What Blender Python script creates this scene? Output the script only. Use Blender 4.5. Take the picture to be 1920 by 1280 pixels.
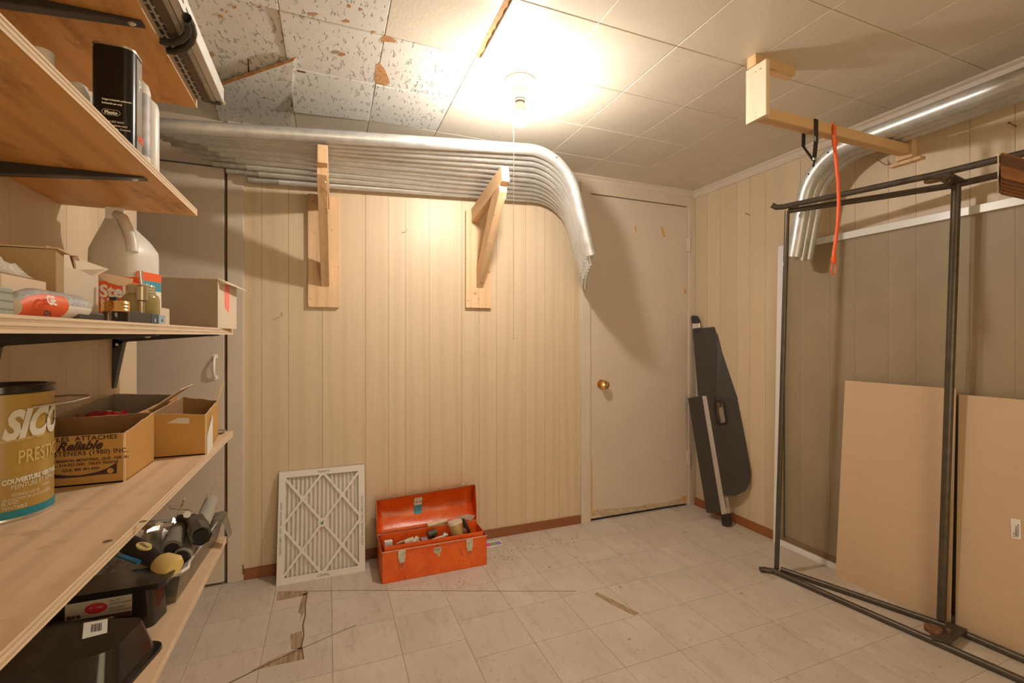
import bpy, math, random
from mathutils import Vector, Matrix
rnd = random.Random(7)
for o in list(bpy.data.objects): bpy.data.objects.remove(o)
S = bpy.context.scene
COL = S.collection
# ---------------------------------------------------------------- camera, world, exposure
H = 1.098; CE = 2.094; XR = 2.285; YB = 2.4245; XL = -.57; FOC = 864.6; YAW = .3797
cam = bpy.data.objects.new('camera', bpy.data.cameras.new('camera')); COL.objects.link(cam)
cam.location = (0, 0, H); cam.rotation_euler = (math.pi/2, 0, -YAW)
cam.data.sensor_width = 36; cam.data.lens = FOC/1920*36; cam.data.shift_y = -2/1920
cam.data.clip_start = .01
S.camera = cam
w = bpy.data.worlds.new('world'); S.world = w; w.use_nodes = True
w.node_tree.nodes['Background'].inputs[0].default_value = (.9, .95, 1, 1)
w.node_tree.nodes['Background'].inputs[1].default_value = .02
S.view_settings.view_transform = 'Standard'; S.view_settings.look = 'None'
S.view_settings.gamma = 1; S.view_settings.use_curve_mapping = False
S.view_settings.exposure = 0.2
BULB = 860; BULB_COL = (1, .90, .78)
# added warm fill light behind the camera, in a made-up rear wall opening
dl = bpy.data.lights.new('added_fill_light', 'AREA'); dl.shape = 'RECTANGLE'; dl.size = 1.1; dl.size_y = 1.9; dl.energy = 25; dl.color = (1, .80, .50)
dlo = bpy.data.objects.new('added_fill_light', dl); COL.objects.link(dlo); dlo.location = (.75, -1.66, 1.0); dlo.rotation_euler = (math.pi/2, 0, 0)
# ---------------------------------------------------------------- survey helpers (measured sight lines -> points on real planes)
_c, _s = math.cos(YAW), math.sin(YAW)
def ray(x, y):
    a = (x-960)/FOC; b = -(y-638)/FOC
    return Vector((_c*a+_s, -_s*a+_c, b))
O = Vector((0, 0, H))
def pZ(x, y, Z): d = ray(x, y); return O+d*((Z-H)/d.z)
def pY(x, y, Y): d = ray(x, y); return O+d*(Y/d.y)
def pX(x, y, X): d = ray(x, y); return O+d*(X/d.x)
def pP(x, y, p, n): d = ray(x, y); n = Vector(n); return O+d*((Vector(p)-O).dot(n)/d.dot(n))
# ---------------------------------------------------------------- materials
def nt(name):
    m = bpy.data.materials.new(name); m.use_nodes = True
    N = m.node_tree.nodes; L = m.node_tree.links
    return m, N, L, N['Principled BSDF']
def coords(N, L, scale=(1, 1, 1), rand=True, rot=(0, 0, 0)):
    tc = N.new('ShaderNodeTexCoord'); mp = N.new('ShaderNodeMapping')
    mp.inputs['Scale'].default_value = scale; mp.inputs['Rotation'].default_value = rot
    src = tc.outputs['Object']
    if rand:
        oi = N.new('ShaderNodeObjectInfo'); mu = N.new('ShaderNodeMath'); mu.operation = 'MULTIPLY'; mu.inputs[1].default_value = 37
        L.new(oi.outputs['Random'], mu.inputs[0])
        ad = N.new('ShaderNodeVectorMath'); ad.operation = 'ADD'
        L.new(src, ad.inputs[0]); L.new(mu.outputs[0], ad.inputs[1]); src = ad.outputs[0]
    L.new(src, mp.inputs['Vector']); return mp.outputs[0]
def ramp(N, L, fac, stops):
    r = N.new('ShaderNodeValToRGB'); e = r.color_ramp.elements
    while len(e) < len(stops): e.new(.5)
    for i, (p, c) in enumerate(stops): e[i].position = p; e[i].color = (*c, 1)
    L.new(fac, r.inputs[0]); return r.outputs[0]
def noise(N, L, vec, scale, detail=4, rough=.6):
    n = N.new('ShaderNodeTexNoise'); n.inputs['Scale'].default_value = scale
    n.inputs['Detail'].default_value = detail; n.inputs['Roughness'].default_value = rough
    L.new(vec, n.inputs['Vector']); return n.outputs[0]
def mix(N, L, fac, a, b, mode='MIX'):
    m = N.new('ShaderNodeMix'); m.data_type = 'RGBA'; m.blend_type = mode
    for k, v in ((0, fac), (6, a), (7, b)):
        if isinstance(v, (int, float)): m.inputs[k].default_value = v
        elif isinstance(v, tuple): m.inputs[k].default_value = (*v, 1)
        else: L.new(v, m.inputs[k])
    return m.outputs[2]
def bump(N, L, P, h, strength, dist=.002):
    b = N.new('ShaderNodeBump'); b.inputs['Strength'].default_value = strength; b.inputs['Distance'].default_value = dist
    L.new(h, b.inputs['Height']); L.new(b.outputs[0], P.inputs['Normal'])
def sc(c, k): return tuple(max(0, min(1, x*k)) for x in c)
MC = {}
def M(name, col, rough=.6, metal=0, var=.12, vs=9, stretch=(1, 1, 1), bmp=0, bs=60, trans=0, spec=None, emit=0):
    if name in MC: return MC[name]
    m, N, L, P = nt(name)
    v = coords(N, L, stretch)
    f = noise(N, L, v, vs)
    c = ramp(N, L, f, [(.25, sc(col, 1-var)), (.75, sc(col, 1+var))])
    L.new(c, P.inputs['Base Color']); P.inputs['Roughness'].default_value = rough; P.inputs['Metallic'].default_value = metal
    if spec is not None: P.inputs['Specular IOR Level'].default_value = spec
    if trans: P.inputs['Transmission Weight'].default_value = trans
    if bmp: bump(N, L, P, noise(N, L, v, bs, 3), bmp)
    if emit: P.inputs['Emission Color'].default_value = (*col, 1); P.inputs['Emission Strength'].default_value = emit
    MC[name] = m; return m
def wood(name, a, b, axis='Z', rough=.5, fine=60, broad=6, knots=0, dark=None, bmp=.15, rings=.5, spots=None, soft=.82):
    if name in MC: return MC[name]
    m, N, L, P = nt(name)
    st = {'X': (.06, 1, 1), 'Y': (1, .06, 1), 'Z': (1, 1, .06)}[axis]
    v = coords(N, L, st)
    f1 = noise(N, L, v, fine, 5, .7); f2 = noise(N, L, v, broad, 3, .5)
    wv = N.new('ShaderNodeTexWave'); wv.bands_direction = {'X': 'Y', 'Y': 'X', 'Z': 'X'}[axis]
    wv.inputs['Scale'].default_value = broad*1.2; wv.inputs['Distortion'].default_value = 9; wv.inputs['Detail'].default_value = 2
    wv.inputs['Detail Scale'].default_value = .7
    L.new(v, wv.inputs['Vector'])
    base = ramp(N, L, f2, [(.3, a), (.7, b)])
    c = mix(N, L, ramp(N, L, f1, [(.45, (.0,)*3), (.7, (.5,)*3)]), base, sc(a, soft))
    c = mix(N, L, ramp(N, L, wv.outputs[0], [(.55, (0,)*3), (.95, (rings,)*3)]), c, sc(a, soft-.02))
    if dark:
        v2 = coords(N, L, {'X': (.35, 1, 1), 'Y': (1, .35, 1), 'Z': (1, 1, .35)}[axis])
        f3 = noise(N, L, v2, 9, 6, .7)
        c = mix(N, L, ramp(N, L, f3, [(.53, (0,)*3), (.66, (.85,)*3)]), c, dark)
    if spots:
        vv = coords(N, L); f4 = noise(N, L, vv, 26, 2, .5)
        c = mix(N, L, ramp(N, L, f4, [(.66, (0,)*3), (.74, (.6,)*3)]), c, spots)
    L.new(c, P.inputs['Base Color']); P.inputs['Roughness'].default_value = rough
    if bmp: bump(N, L, P, f1, bmp, .001)
    MC[name] = m; return m
# settings materials
PANEL = wood('light_panelling', (.62, .49, .335), (.66, .525, .365), 'Z', .42, 60, 3.2, bmp=.04, rings=.5, soft=.92)
def floor_mat():
    m, N, L, P = nt('vinyl_tile')
    v = coords(N, L, (1, .22, 1), True, (0, 0, .5)); f = noise(N, L, v, 26, 6, .75)
    v2 = coords(N, L, (1, 1, 1)); g = noise(N, L, v2, 5, 4, .6); h = noise(N, L, v2, 55, 3, .6)
    c = ramp(N, L, g, [(.3, (.53, .46, .385)), (.7, (.62, .55, .47))])
    c = mix(N, L, ramp(N, L, f, [(.52, (0,)*3), (.68, (.55,)*3)]), c, (.40, .315, .24))
    c = mix(N, L, ramp(N, L, h, [(.64, (0,)*3), (.72, (.55,)*3)]), c, (.30, .22, .14))
    oi = N.new('ShaderNodeObjectInfo')
    t = ramp(N, L, oi.outputs['Random'], [(0, (.93, .92, .92)), (.5, (1, 1, 1)), (1, (1, .96, .96))])
    c = mix(N, L, 1.0, c, t, 'MULTIPLY')
    L.new(c, P.inputs['Base Color']); P.inputs['Roughness'].default_value = .55
    bump(N, L, P, g, .1, .002); return m
FLOOR = floor_mat()
def ceil_mat(name, fiss):
    m, N, L, P = nt(name)
    v = coords(N, L); f = noise(N, L, v, 90, 3, .6)
    if not fiss:
        c = ramp(N, L, noise(N, L, v, 4), [(.3, (.64, .58, .485)), (.7, (.70, .64, .54))])
        L.new(c, P.inputs['Base Color']); P.inputs['Roughness'].default_value = .38
        bump(N, L, P, f, .35, .002)
    else:
        v2 = coords(N, L, (1, .38, 1)); k = noise(N, L, v2, 75, 3, .55)
        holes = ramp(N, L, k, [(.60, (0,)*3), (.66, (1,)*3)])
        c = ramp(N, L, noise(N, L, v, 5), [(.3, (.68, .66, .62)), (.7, (.74, .72, .675))])
        c = mix(N, L, holes, c, (.655, .63, .58))
        st = ramp(N, L, noise(N, L, v, 7, 6, .7), [(.685, (0,)*3), (.70, (1,)*3)])
        c = mix(N, L, st, c, (.50, .25, .09))
        L.new(c, P.inputs['Base Color']); P.inputs['Roughness'].default_value = .75
        inv = N.new('ShaderNodeMath'); inv.operation = 'SUBTRACT'; inv.inputs[0].default_value = 1; L.new(holes, inv.inputs[1])
        bump(N, L, P, inv.outputs[0], 1.0, .008)
    return m
CSM = ceil_mat('smooth_ceiling_tile', False); CFI = ceil_mat('fissured_ceiling_tile', True)
PAINT = M('cream_paint', (.62, .52, .43), .42, var=.04, vs=3, bmp=.08, bs=120)
PAINT2 = M('cream_trim', (.62, .53, .44), .4, var=.06, vs=6, bmp=.08, bs=90)
BASEW = wood('brown_baseboard', (.24, .085, .03), (.30, .11, .04), 'X', .45)
BROWN = M('brown_fibreboard', (.50, .26, .11), .9, var=.35, vs=60, bmp=.8, bs=120)
UNDER = M('dark_gap', (.16, .10, .06), .9, var=.3)
PGAP = M('panel_groove', (.40, .27, .15), .8, var=.2)
PLYF = wood('plywood_face', (.60, .29, .07), (.72, .40, .13), 'Y', .5, 40, 4, dark=(.27, .11, .03), rings=.45)
PLYP = wood('plywood_pale', (.66, .47, .30), (.74, .55, .37), 'Y', .6, 45, 4, dark=(.52, .35, .2), rings=.5, spots=(.45, .30, .15))
PLYL = M('ply_edge_light', (.74, .58, .42), .7, var=.12, vs=30, stretch=(1, .2, 1))
PLYD = M('ply_edge_dark', (.56, .42, .29), .75, var=.2, vs=40, stretch=(1, .2, 1))
PINE = wood('pine_lumber', (.70, .46, .26), (.78, .55, .34), 'Z', .55, 50, 6, bmp=.2, spots=(.42, .2, .08))
PINEY = wood('pine_lumber_long', (.70, .46, .26), (.78, .54, .33), 'Y', .55, 50, 6, bmp=.2)
PINEX = wood('pine_lumber_cross', (.66, .42, .20), (.74, .50, .27), 'X', .5, 50, 6, bmp=.15)
OLDW = wood('old_dark_wood', (.16, .055, .016), (.36, .14, .04), 'X', .7, 60, 22, dark=(.045, .018, .01), rings=.9, soft=.4, bmp=.8)
def galv():
    m, N, L, P = nt('galvanised_steel')
    v = coords(N, L, (1, 1, 1)); f = noise(N, L, v, 14, 6, .7); g = noise(N, L, v, 120, 2)
    c = ramp(N, L, f, [(.3, (.50, .515, .52)), (.6, (.64, .655, .66)), (.75, (.74, .75, .75))])
    d = ramp(N, L, noise(N, L, v, 9, 7, .8), [(.64, (0,)*3), (.72, (.5,)*3)])
    c = mix(N, L, d, c, (.34, .31, .26))
    L.new(c, P.inputs['Base Color']); P.inputs['Metallic'].default_value = .6
    r = ramp(N, L, f, [(.3, (.30,)*3), (.7, (.48,)*3)]); L.new(r, P.inputs['Roughness'])
    bump(N, L, P, g, .08, .001); return m
GALV = galv()
STEEL = M('bright_steel', (.62, .60, .56), .32, 1, .15, 30)
ALU = M('brushed_aluminium', (.66, .64, .60), .42, .8, .06, 30)
BLKP = M('black_plastic', (.018, .015, .013), .18, 0, .3, 20)
BLKM = M('black_matte', (.022, .019, .017), .5, 0, .3, 20)
BLKS = M('dark_bracket_steel', (.045, .04, .038), .38, .3, .3, 20)
TUBE = M('bronze_grey_tube', (.105, .085, .065), .38, .5, .25, 25)
VINYL = M('black_vinyl', (.045, .036, .03), .5, 0, .15, 60, bmp=.25, bs=400)
CARD = M('cardboard', (.60, .435, .285), .85, 0, .03, 6, (1, 1, 8))
CARDL = M('cardboard_cream', (.64, .54, .42), .8, 0, .06, 6)
CARDG = M('cardboard_grey', (.30, .235, .17), .8, 0, .08, 6)
CARDY = M('cardboard_kraft', (.50, .27, .075), .85, 0, .07, 8)
CARDE = M('cardboard_torn_edge', (.74, .56, .38), .9, 0, .15, 60)
INK = M('dark_ink', (.05, .02, .012), .7, var=0)
WHITE = M('white_print', (.80, .78, .74), .5, var=.02)
WPAINT = M('white_enamel', (.74, .74, .73), .3, var=.03)
WPLAS = M('white_plastic', (.74, .72, .68), .35, var=.03)
MILKY = M('milky_plastic', (.70, .68, .63), .38, var=.03)
BRASS = M('brass', (.78, .50, .20), .18, 1, .1, 20)
PORC = M('porcelain', (.85, .83, .80), .2, var=.01)
STRING = M('white_cord', (.78, .72, .62), .8, var=.05)
RED = M('red_paint_shade', (.50, .025, .01), .28, 0, .2, 12)
def tool_mat():
    m, N, L, P = nt('orange_toolbox_paint')
    v = coords(N, L, rand=False); f = noise(N, L, v, 9, 5, .6)
    c = ramp(N, L, f, [(.3, (.70, .085, .008)), (.7, (.84, .16, .015))])
    d = ramp(N, L, noise(N, L, v, 60, 6, .8), [(.575, (0,)*3), (.68, (1,)*3)])
    c = mix(N, L, d, c, (.17, .06, .03))
    L.new(c, P.inputs['Base Color']); P.inputs['Roughness'].default_value = .3
    bump(N, L, P, f, .25, .01); return m
TOOLM = tool_mat()
ORANGE = M('orange_cord', (.85, .13, .04), .5, var=.08)
ORPR = M('orange_print', (.80, .12, .02), .5, var=.05)
PINK = M('pink_tape', (.95, .22, .20), .6, var=.03)
FLESH = M('worn_inside_carton', (.80, .60, .44), .8, var=.05)
TEAL = M('teal_print', (.01, .22, .30), .4, var=.05)
GOLD = wood('gold_label', (.40, .25, .055), (.48, .32, .09), 'Z', .36, 60, 12, bmp=0, rings=.3)
BLUEP = M('blue_print', (.05, .32, .46), .5, var=.05)
GREY = M('grey_moulding', (.36, .38, .36), .6, var=.05)
OLIVE = M('olive_liquid_glass', (.30, .24, .10), .12, var=.1, vs=5)
CHIP = M('bare_paint_chip', (.62, .30, .06), .8, var=.3, vs=40)
RUST = M('rusty_steel', (.28, .15, .08), .6, .6, .4, 60)
GREYPL = M('grey_roller_handle', (.24, .22, .19), .5, var=.15)
YELP = M('worn_yellow_rubber', (.70, .52, .20), .5, var=.12)
CRUST = M('paint_crusted_metal', (.55, .53, .49), .55, .3, .35, 70, bmp=.9, bs=90)
CLEAR, N_, L_, P_ = nt('clear_film'); P_.inputs['Base Color'].default_value = (.9, .9, .88, 1); P_.inputs['Roughness'].default_value = .12
_t = N_.new('ShaderNodeBsdfTransparent'); _m = N_.new('ShaderNodeMixShader'); _m.inputs[0].default_value = .42
L_.new(_t.outputs[0], _m.inputs[1]); L_.new(P_.outputs[0], _m.inputs[2]); L_.new(_m.outputs[0], N_['Material Output'].inputs[0])
GLASS, N_, L_, P_ = nt('clear_glass'); P_.inputs['Transmission Weight'].default_value = 1; P_.inputs['Roughness'].default_value = .03; P_.inputs['IOR'].default_value = 1.45
SCREEN, N_, L_, P_ = nt('insect_mesh')
P_.inputs['Base Color'].default_value = (.36, .29, .18, 1); P_.inputs['Roughness'].default_value = .5
_t = N_.new('ShaderNodeBsdfTransparent'); _m = N_.new('ShaderNodeMixShader')
_v = coords(N_, L_, rand=False); _f = noise(N_, L_, _v, 2.4, 2); _r = ramp(N_, L_, _f, [(.38, (.27,)*3), (.62, (.33,)*3)])
L_.new(_r, _m.inputs[0]); L_.new(_t.outputs[0], _m.inputs[1]); L_.new(P_.outputs[0], _m.inputs[2]); L_.new(_m.outputs[0], N_['Material Output'].inputs[0])
GLOW, N_, L_, P_ = nt('lit_bulb_glass'); P_.inputs['Emission Color'].default_value = (*BULB_COL, 1); P_.inputs['Emission Strength'].default_value = BULB
# ---------------------------------------------------------------- mesh building
def V(*a): return Vector(a)
class MB:
    def __init__(s): s.v = []; s.f = []; s.mi = []; s.m = 0; s.T = None
    def add(s, vs, fs):
        b = len(s.v)
        for p in vs:
            p = Vector(p); s.v.append(s.T @ p if s.T else p)
        for f in fs: s.f.append([b+i for i in f]); s.mi.append(s.m)
        return s
    def box(s, x0, x1, y0, y1, z0, z1):
        return s.add([(x, y, z) for z in (z0, z1) for y in (y0, y1) for x in (x0, x1)],
                     [(0, 2, 3, 1), (4, 5, 7, 6), (0, 1, 5, 4), (2, 6, 7, 3), (0, 4, 6, 2), (1, 3, 7, 5)])
    def prism(s, pts, off):
        n = len(pts); pts = [Vector(p) for p in pts]; off = Vector(off)
        return s.add(pts+[p+off for p in pts], [list(range(n))[::-1], list(range(n, 2*n))]+[(i, (i+1) % n, n+(i+1) % n, n+i) for i in range(n)])
    def beam(s, a, b, wd, ht, up=(0, 0, 1)):
        a = Vector(a); b = Vector(b); d = (b-a).normalized(); u = Vector(up); r = d.cross(u).normalized(); u = r.cross(d)
        q = [a+r*x*wd/2+u*y*ht/2 for x, y in ((-1, -1), (1, -1), (1, 1), (-1, 1))]
        return s.prism(q, b-a)
    def tube(s, pts, r, seg=12, hollow=0, closed=False, flat=1.0):
        P = [Vector(p) for p in pts]; n = len(P)
        rs = r if isinstance(r, (list, tuple)) else [r]*n
        T = []
        for i in range(n):
            a = P[i-1] if (i > 0 or closed) else P[i]; b = P[(i+1) % n] if (i < n-1 or closed) else P[i]
            T.append((b-a).normalized())
        u = T[0].orthogonal().normalized(); rings = []
        for i in range(n):
            u = (u-T[i]*u.dot(T[i]))
            if u.length < 1e-6: u = T[i].orthogonal()
            u.normalize(); w_ = T[i].cross(u)
            rings.append((P[i], u.copy(), w_.copy(), rs[i]))
        if hollow and not closed:
            e = rings[-1]; q = rings[0]; k = .93
            rings = [(q[0]+T[0]*hollow, q[1], q[2], q[3]*k), (q[0], q[1], q[2], q[3]*k)]+rings+[(e[0], e[1], e[2], e[3]*k), (e[0]-T[-1]*hollow, e[1], e[2], e[3]*k)]
        vs = []; fs = []
        for (p, a, b, rr) in rings:
            for j in range(seg):
                t = 2*math.pi*j/seg; vs.append(p+a*math.cos(t)*rr+b*math.sin(t)*rr*flat)
        m = len(rings)
        for i in range(m if closed else m-1):
            for j in range(seg):
                a = i*seg+j; b = i*seg+(j+1) % seg; i2 = (i+1) % m
                fs.append((a, b, i2*seg+(j+1) % seg, i2*seg+j))
        if not closed: fs += [list(range(seg))[::-1], [(m-1)*seg+j for j in range(seg)]]
        return s.add(vs, fs)
    def lathe(s, prof, c=(0, 0, 0), seg=24, sx=1, sy=1):
        c = Vector(c); vs = []; fs = []
        for r, z in prof:
            for j in range(seg):
                t = 2*math.pi*j/seg; vs.append(c+Vector((math.cos(t)*r*sx, math.sin(t)*r*sy, z)))
        m = len(prof)
        for i in range(m-1):
            for j in range(seg):
                fs.append((i*seg+j, i*seg+(j+1) % seg, (i+1)*seg+(j+1) % seg, (i+1)*seg+j))
        fs += [list(range(seg))[::-1], [(m-1)*seg+j for j in range(seg)]]
        return s.add(vs, fs)
    def rbox(s, x0, x1, y0, y1, z0, z1, r, seg=4):
        pts = []
        for cx, cy, a0 in ((x1-r, y1-r, 0), (x0+r, y1-r, 90), (x0+r, y0+r, 180), (x1-r, y0+r, 270)):
            for k in range(seg+1):
                t = math.radians(a0+90*k/seg); pts.append(V(cx+r*math.cos(t), cy+r*math.sin(t), z0))
        return s.prism(pts, (0, 0, z1-z0))
    def build(s, name, mats, parent=None, smooth=False, bevel=0, kind=None):
        if not isinstance(mats, (list, tuple)): mats = [mats]
        me = bpy.data.meshes.new(name)
        off = wloc(parent) if parent else Vector((0, 0, 0))
        me.from_pydata([tuple(p-off) for p in s.v], [], s.f)
        for m in mats: me.materials.append(m)
        for p, i in zip(me.polygons, s.mi): p.material_index = i
        import bmesh
        bm = bmesh.new(); bm.from_mesh(me); bmesh.ops.recalc_face_normals(bm, faces=bm.faces[:]); bm.to_mesh(me); bm.free()
        if smooth:
            for p in me.polygons: p.use_smooth = True
            me.set_sharp_from_angle(angle=math.radians(38))
        o = bpy.data.objects.new(name, me); COL.objects.link(o)
        if parent: o.parent = parent
        if bevel:
            b = o.modifiers.new('bevel', 'BEVEL'); b.width = bevel; b.segments = 2; b.limit_method = 'ANGLE'
        if kind: o['kind'] = kind
        return o
def wloc(o):
    v = Vector((0, 0, 0))
    while o: v += o.location; o = o.parent
    return v
def tag(o, label, cat, group=None):
    o['label'] = label; o['category'] = cat
    if group: o['group'] = group
    return o
def thing(name, label, cat, loc, group=None):
    o = bpy.data.objects.new(name, None); COL.objects.link(o); o.location = loc; o.empty_display_size = .05
    return tag(o, label, cat, group)
def struct(name, loc=(0, 0, 0)):
    o = bpy.data.objects.new(name, None); COL.objects.link(o); o.location = loc; o['kind'] = 'structure'; o.empty_display_size = .05
    return o
def share(o, parent, loc=(0, 0, 0)):
    c = o.copy(); COL.objects.link(c); c.parent = parent; c.location = loc; return c
def text(s, size, o, xd, yd, mat, parent, bold=0, shear=0, align='LEFT', fn=None, name='lettering', sx=1, ext=.0002, spacing=1):
    cu = bpy.data.curves.new('t', 'FONT'); cu.body = s; cu.size = size; cu.offset = bold; cu.shear = shear; cu.align_x = align
    cu.resolution_u = 3; cu.space_character = spacing
    ob = bpy.data.objects.new('t', cu); COL.objects.link(ob); bpy.context.view_layer.update()
    me = bpy.data.meshes.new_from_object(ob); bpy.data.objects.remove(ob)
    o = Vector(o); xd = Vector(xd).normalized(); yd = Vector(yd).normalized(); n = xd.cross(yd)
    off = wloc(parent)
    for v in me.vertices:
        x, y = v.co.x*sx, v.co.y
        v.co = (fn(x, y) if fn else o+xd*x+yd*y+n*ext)-off
    me.materials.clear(); me.materials.append(mat)
    t = bpy.data.objects.new(name, me); COL.objects.link(t); t.parent = parent
    return t
# ================================================================ SETTING
XO = -1.25; YR = -1.6
# floor: base + 9 in vinyl tiles
fl = struct('floor')
MB().box(XO, XR+.02, YR, YB+.03, -.05, -.003).build('subfloor', UNDER, fl)
TS = .2282
def tile_part(x0, x1, y0, y1):
    MB().box(x0, x1, y0, y1, -.003, 0).build('floor_tile', FLOOR, fl)
base = None; nt_ = 0
k0 = int(math.floor((-.62-.471)/TS))
g = .0006
for k in range(k0, 9):
    X0 = .471+TS*k; X1 = X0+TS; yoff = 1.753 if k >= 0 else 1.867
    if X0 > XR: continue
    X0_, X1_ = max(X0, -.68), min(X1, XR+.01)
    for r in range(-15, 4):
        Y0 = yoff+TS*r; Y1 = Y0+TS
        if Y0 > YB+.01 or Y1 < -.9: continue
        full = X0_ == X0 and X1_ == X1 and Y1 <= YB+.01
        if full:
            if base is None:
                base = MB().box(g, TS-g, g, TS-g, -.003, 0).build('floor_tile', FLOOR, fl); base.location = (X0, Y0, 0)
            else: share(base, fl, (X0, Y0, 0))
        else: tile_part(X0_+g, X1_-g, Y0+g, min(Y1, YB+.01)-g)
MB().box(XO, -.685, YR, YB, -.003, -.0005).build('floor_sheet', FLOOR, fl)
MB().box(-.68, XR, YR, -.95, -.003, -.0005).build('floor_sheet', FLOOR, fl)
def patch(pts, mat, nm='chipped_patch', z=.0006):
    MB().prism([V(p[0], p[1], 0) for p in pts], (0, 0, z)).build(nm, mat, fl)
SUBW = M('bare_subfloor', (.36, .25, .155), .95, var=.6, vs=90, stretch=(1, .12, 1), bmp=.6)
patch([(-.205, 2.251), (-.082, 2.205), (-.088, 2.178), (-.2, 2.172)], SUBW)
patch([(-.10, 2.19), (-.082, 2.19), (-.086, 2.06), (-.105, 1.98), (-.10, 2.03), (-.112, 2.05)], SUBW)
patch([(-.13, 1.905), (-.092, 1.915), (-.085, 1.80), (-.122, 1.815)], SUBW)
patch([(-.085, 1.815), (-.079, 1.743), (-.239, 1.745), (-.16, 1.79)], SUBW)
patch([(1.07, 1.72), (1.09, 1.73), (1.165, 1.535), (1.135, 1.53), (1.10, 1.62)], SUBW)
def crack(pts, w_=.0022):
    m = MB()
    for a, b in zip(pts, pts[1:]): m.beam((a[0], a[1], .0004), (b[0], b[1], .0004), w_, .0012)
    m.build('floor_crack', UNDER, fl)
crack([(-.205, 2.251), (.10, 2.142), (.4, 2.02), (.75, 1.875), (1.009, 1.772)], .0016)
crack([(-.083, 2.20), (-.088, 2.10), (-.084, 2.02), (-.09, 1.95), (-.084, 1.885), (-.088, 1.82), (-.079, 1.743)], .005)
crack([(-.42, 1.66), (-.294, 1.709), (-.18, 1.765), (-.085, 1.805)], .005)
crack([(-.085, 1.805), (.004, 1.84), (.1, 1.875)], .0016)
# walls
def plank_wall(name, axis, edges, fixed, z0, z1, sign, basebox):
    w_ = struct(name)
    MB().box(*basebox).build('backing', PGAP, w_)
    for a, b in zip(edges, edges[1:]):
        m = MB(); gg = .0006
        if axis == 'X': m.box(a+gg, b-gg, min(fixed, fixed+sign*.006), max(fixed, fixed+sign*.006), z0, z1)
        else: m.box(min(fixed, fixed+sign*.006), max(fixed, fixed+sign*.006), a+gg, b-gg, z0, z1)
        m.build('wall_plank', PANEL, w_)
    return w_
gB = [-.36, -.286, -.174, -.025, .176, .287, .373, .497, .672, .772, .875, 1.052, 1.174, 1.266, 1.373, 1.414]
wb = plank_wall('wall_back', 'X', gB, YB, 0, CE, 1, (-.37, 1.42, YB+.006, YB+.05, 0, CE))
MB().box(XO, -.36, YB, YB+.05, 1.885, CE).box(XO, XO+.08, YB, YB+.05, 0, 1.885).build('door_header', PAINT, wb)
MB().box(1.41, XR, YB, YB+.05, 1.99, CE).build('door_header', PAINT, wb)
gR = [-.2, -.05, .10, .30, .45, .60, .72, .866, .991, 1.166, 1.268, 1.406, 1.522, 1.674, 1.881, 1.985, 2.074, 2.201, 2.31, YB]
wr = plank_wall('wall_right', 'Y', gR, XR, 0, CE, 1, (XR+.006, XR+.05, YR, YB+.05, 0, CE))
MB().box(XR, XR+.006, YR, -.2, 0, CE).build('wall_sheet', PANEL, wr)
gL = [-.2, .0, .2, .4, .55, .70, .84, .98, 1.184, 1.393, 1.555, 1.659, 1.813]
wl = plank_wall('wall_left', 'Y', gL, XL, 0, CE, -1, (XL-.09, XL-.006, YR, 1.813, 0, CE))
MB().box(XL-.006, XL, YR, -.2, 0, CE).build('wall_sheet', PANEL, wl)
MB().box(XL-.09, XL, 1.813, 1.82, 0, CE).build('wall_end', PAINT2, wl)
wo = struct('wall_rear'); MB().box(XO, .2, YR-.05, YR, 0, CE).box(1.3, XR+.05, YR-.05, YR, 0, CE).box(.2, 1.3, YR-.05, YR, 1.97, CE).build('wall_sheet', PANEL, wo)  # opening in the unseen rear wall is made up for the added fill light
wo = struct('wall_outer'); MB().box(XO-.05, XO, YR, YB+.05, 0, CE).build('wall_sheet', PAINT, wo)
# ceiling
ce = struct('ceiling')
MB().box(XO, XR+.05, YR, YB+.05, CE+.014, CE+.06).build('ceiling_backing', BROWN, ce)
TC = .3088; TR = .3108
fiss = {(1, 1), (1, 2), (0, 0), (0, 1), (0, 2), (-1, 0), (-1, 1), (-1, -1), (0, -1)}
def ctile(x0, x1, y0, y1, mat, z=CE, dz=(0, 0, 0, 0), t=.012):
    g = .0005; c = .0024
    x0 += g; x1 -= g; y0 += g; y1 -= g
    lo = [(x0+c, y0+c), (x1-c, y0+c), (x1-c, y1-c), (x0+c, y1-c)]; hi = [(x0, y0), (x1, y0), (x1, y1), (x0, y1)]
    vs = [V(x, y, z+d) for (x, y), d in zip(lo, dz)]+[V(x, y, z+c+d) for (x, y), d in zip(hi, dz)]+[V(x, y, z+t+d) for (x, y), d in zip(hi, dz)]
    m = MB(); m.add(vs, [(3, 2, 1, 0), (8, 9, 10, 11)]+[(a+i, a+(i+1) % 4, a+4+(i+1) % 4, a+4+i) for a in (0, 4) for i in range(4)])
    return m.build('ceiling_tile', mat, ce)
for k in range(-4, 8):
    for r in range(-10, 4):
        x0 = -.137+TC*k; x1 = x0+TC; y0 = 1.2438+TR*r; y1 = y0+TR
        x0, x1, y0, y1 = max(x0, XO), min(x1, XR+.01), max(y0, YR), min(y1, YB+.01)
        if x1-x0 < .01 or y1-y0 < .01 or (k, r) == (-1, 2): continue
        if (k, r) == (2, 0): x0 += .019
        mt = CFI if (k, r) in fiss else CSM
        dz = (0, 0, 0, 0); z = CE
        if (k, r) == (0, 2): dz = (0, 0, -.006, -.022)
        elif (k, r) == (1, 2): dz = (-.001, 0, 0, -.004)
        elif (k, r) == (0, 1): dz = (-.006, 0, 0, 0)
        elif (k, r) == (-1, 1): z = CE+.002
        ctile(x0, x1, y0, y1, mt, z, dz)
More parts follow.
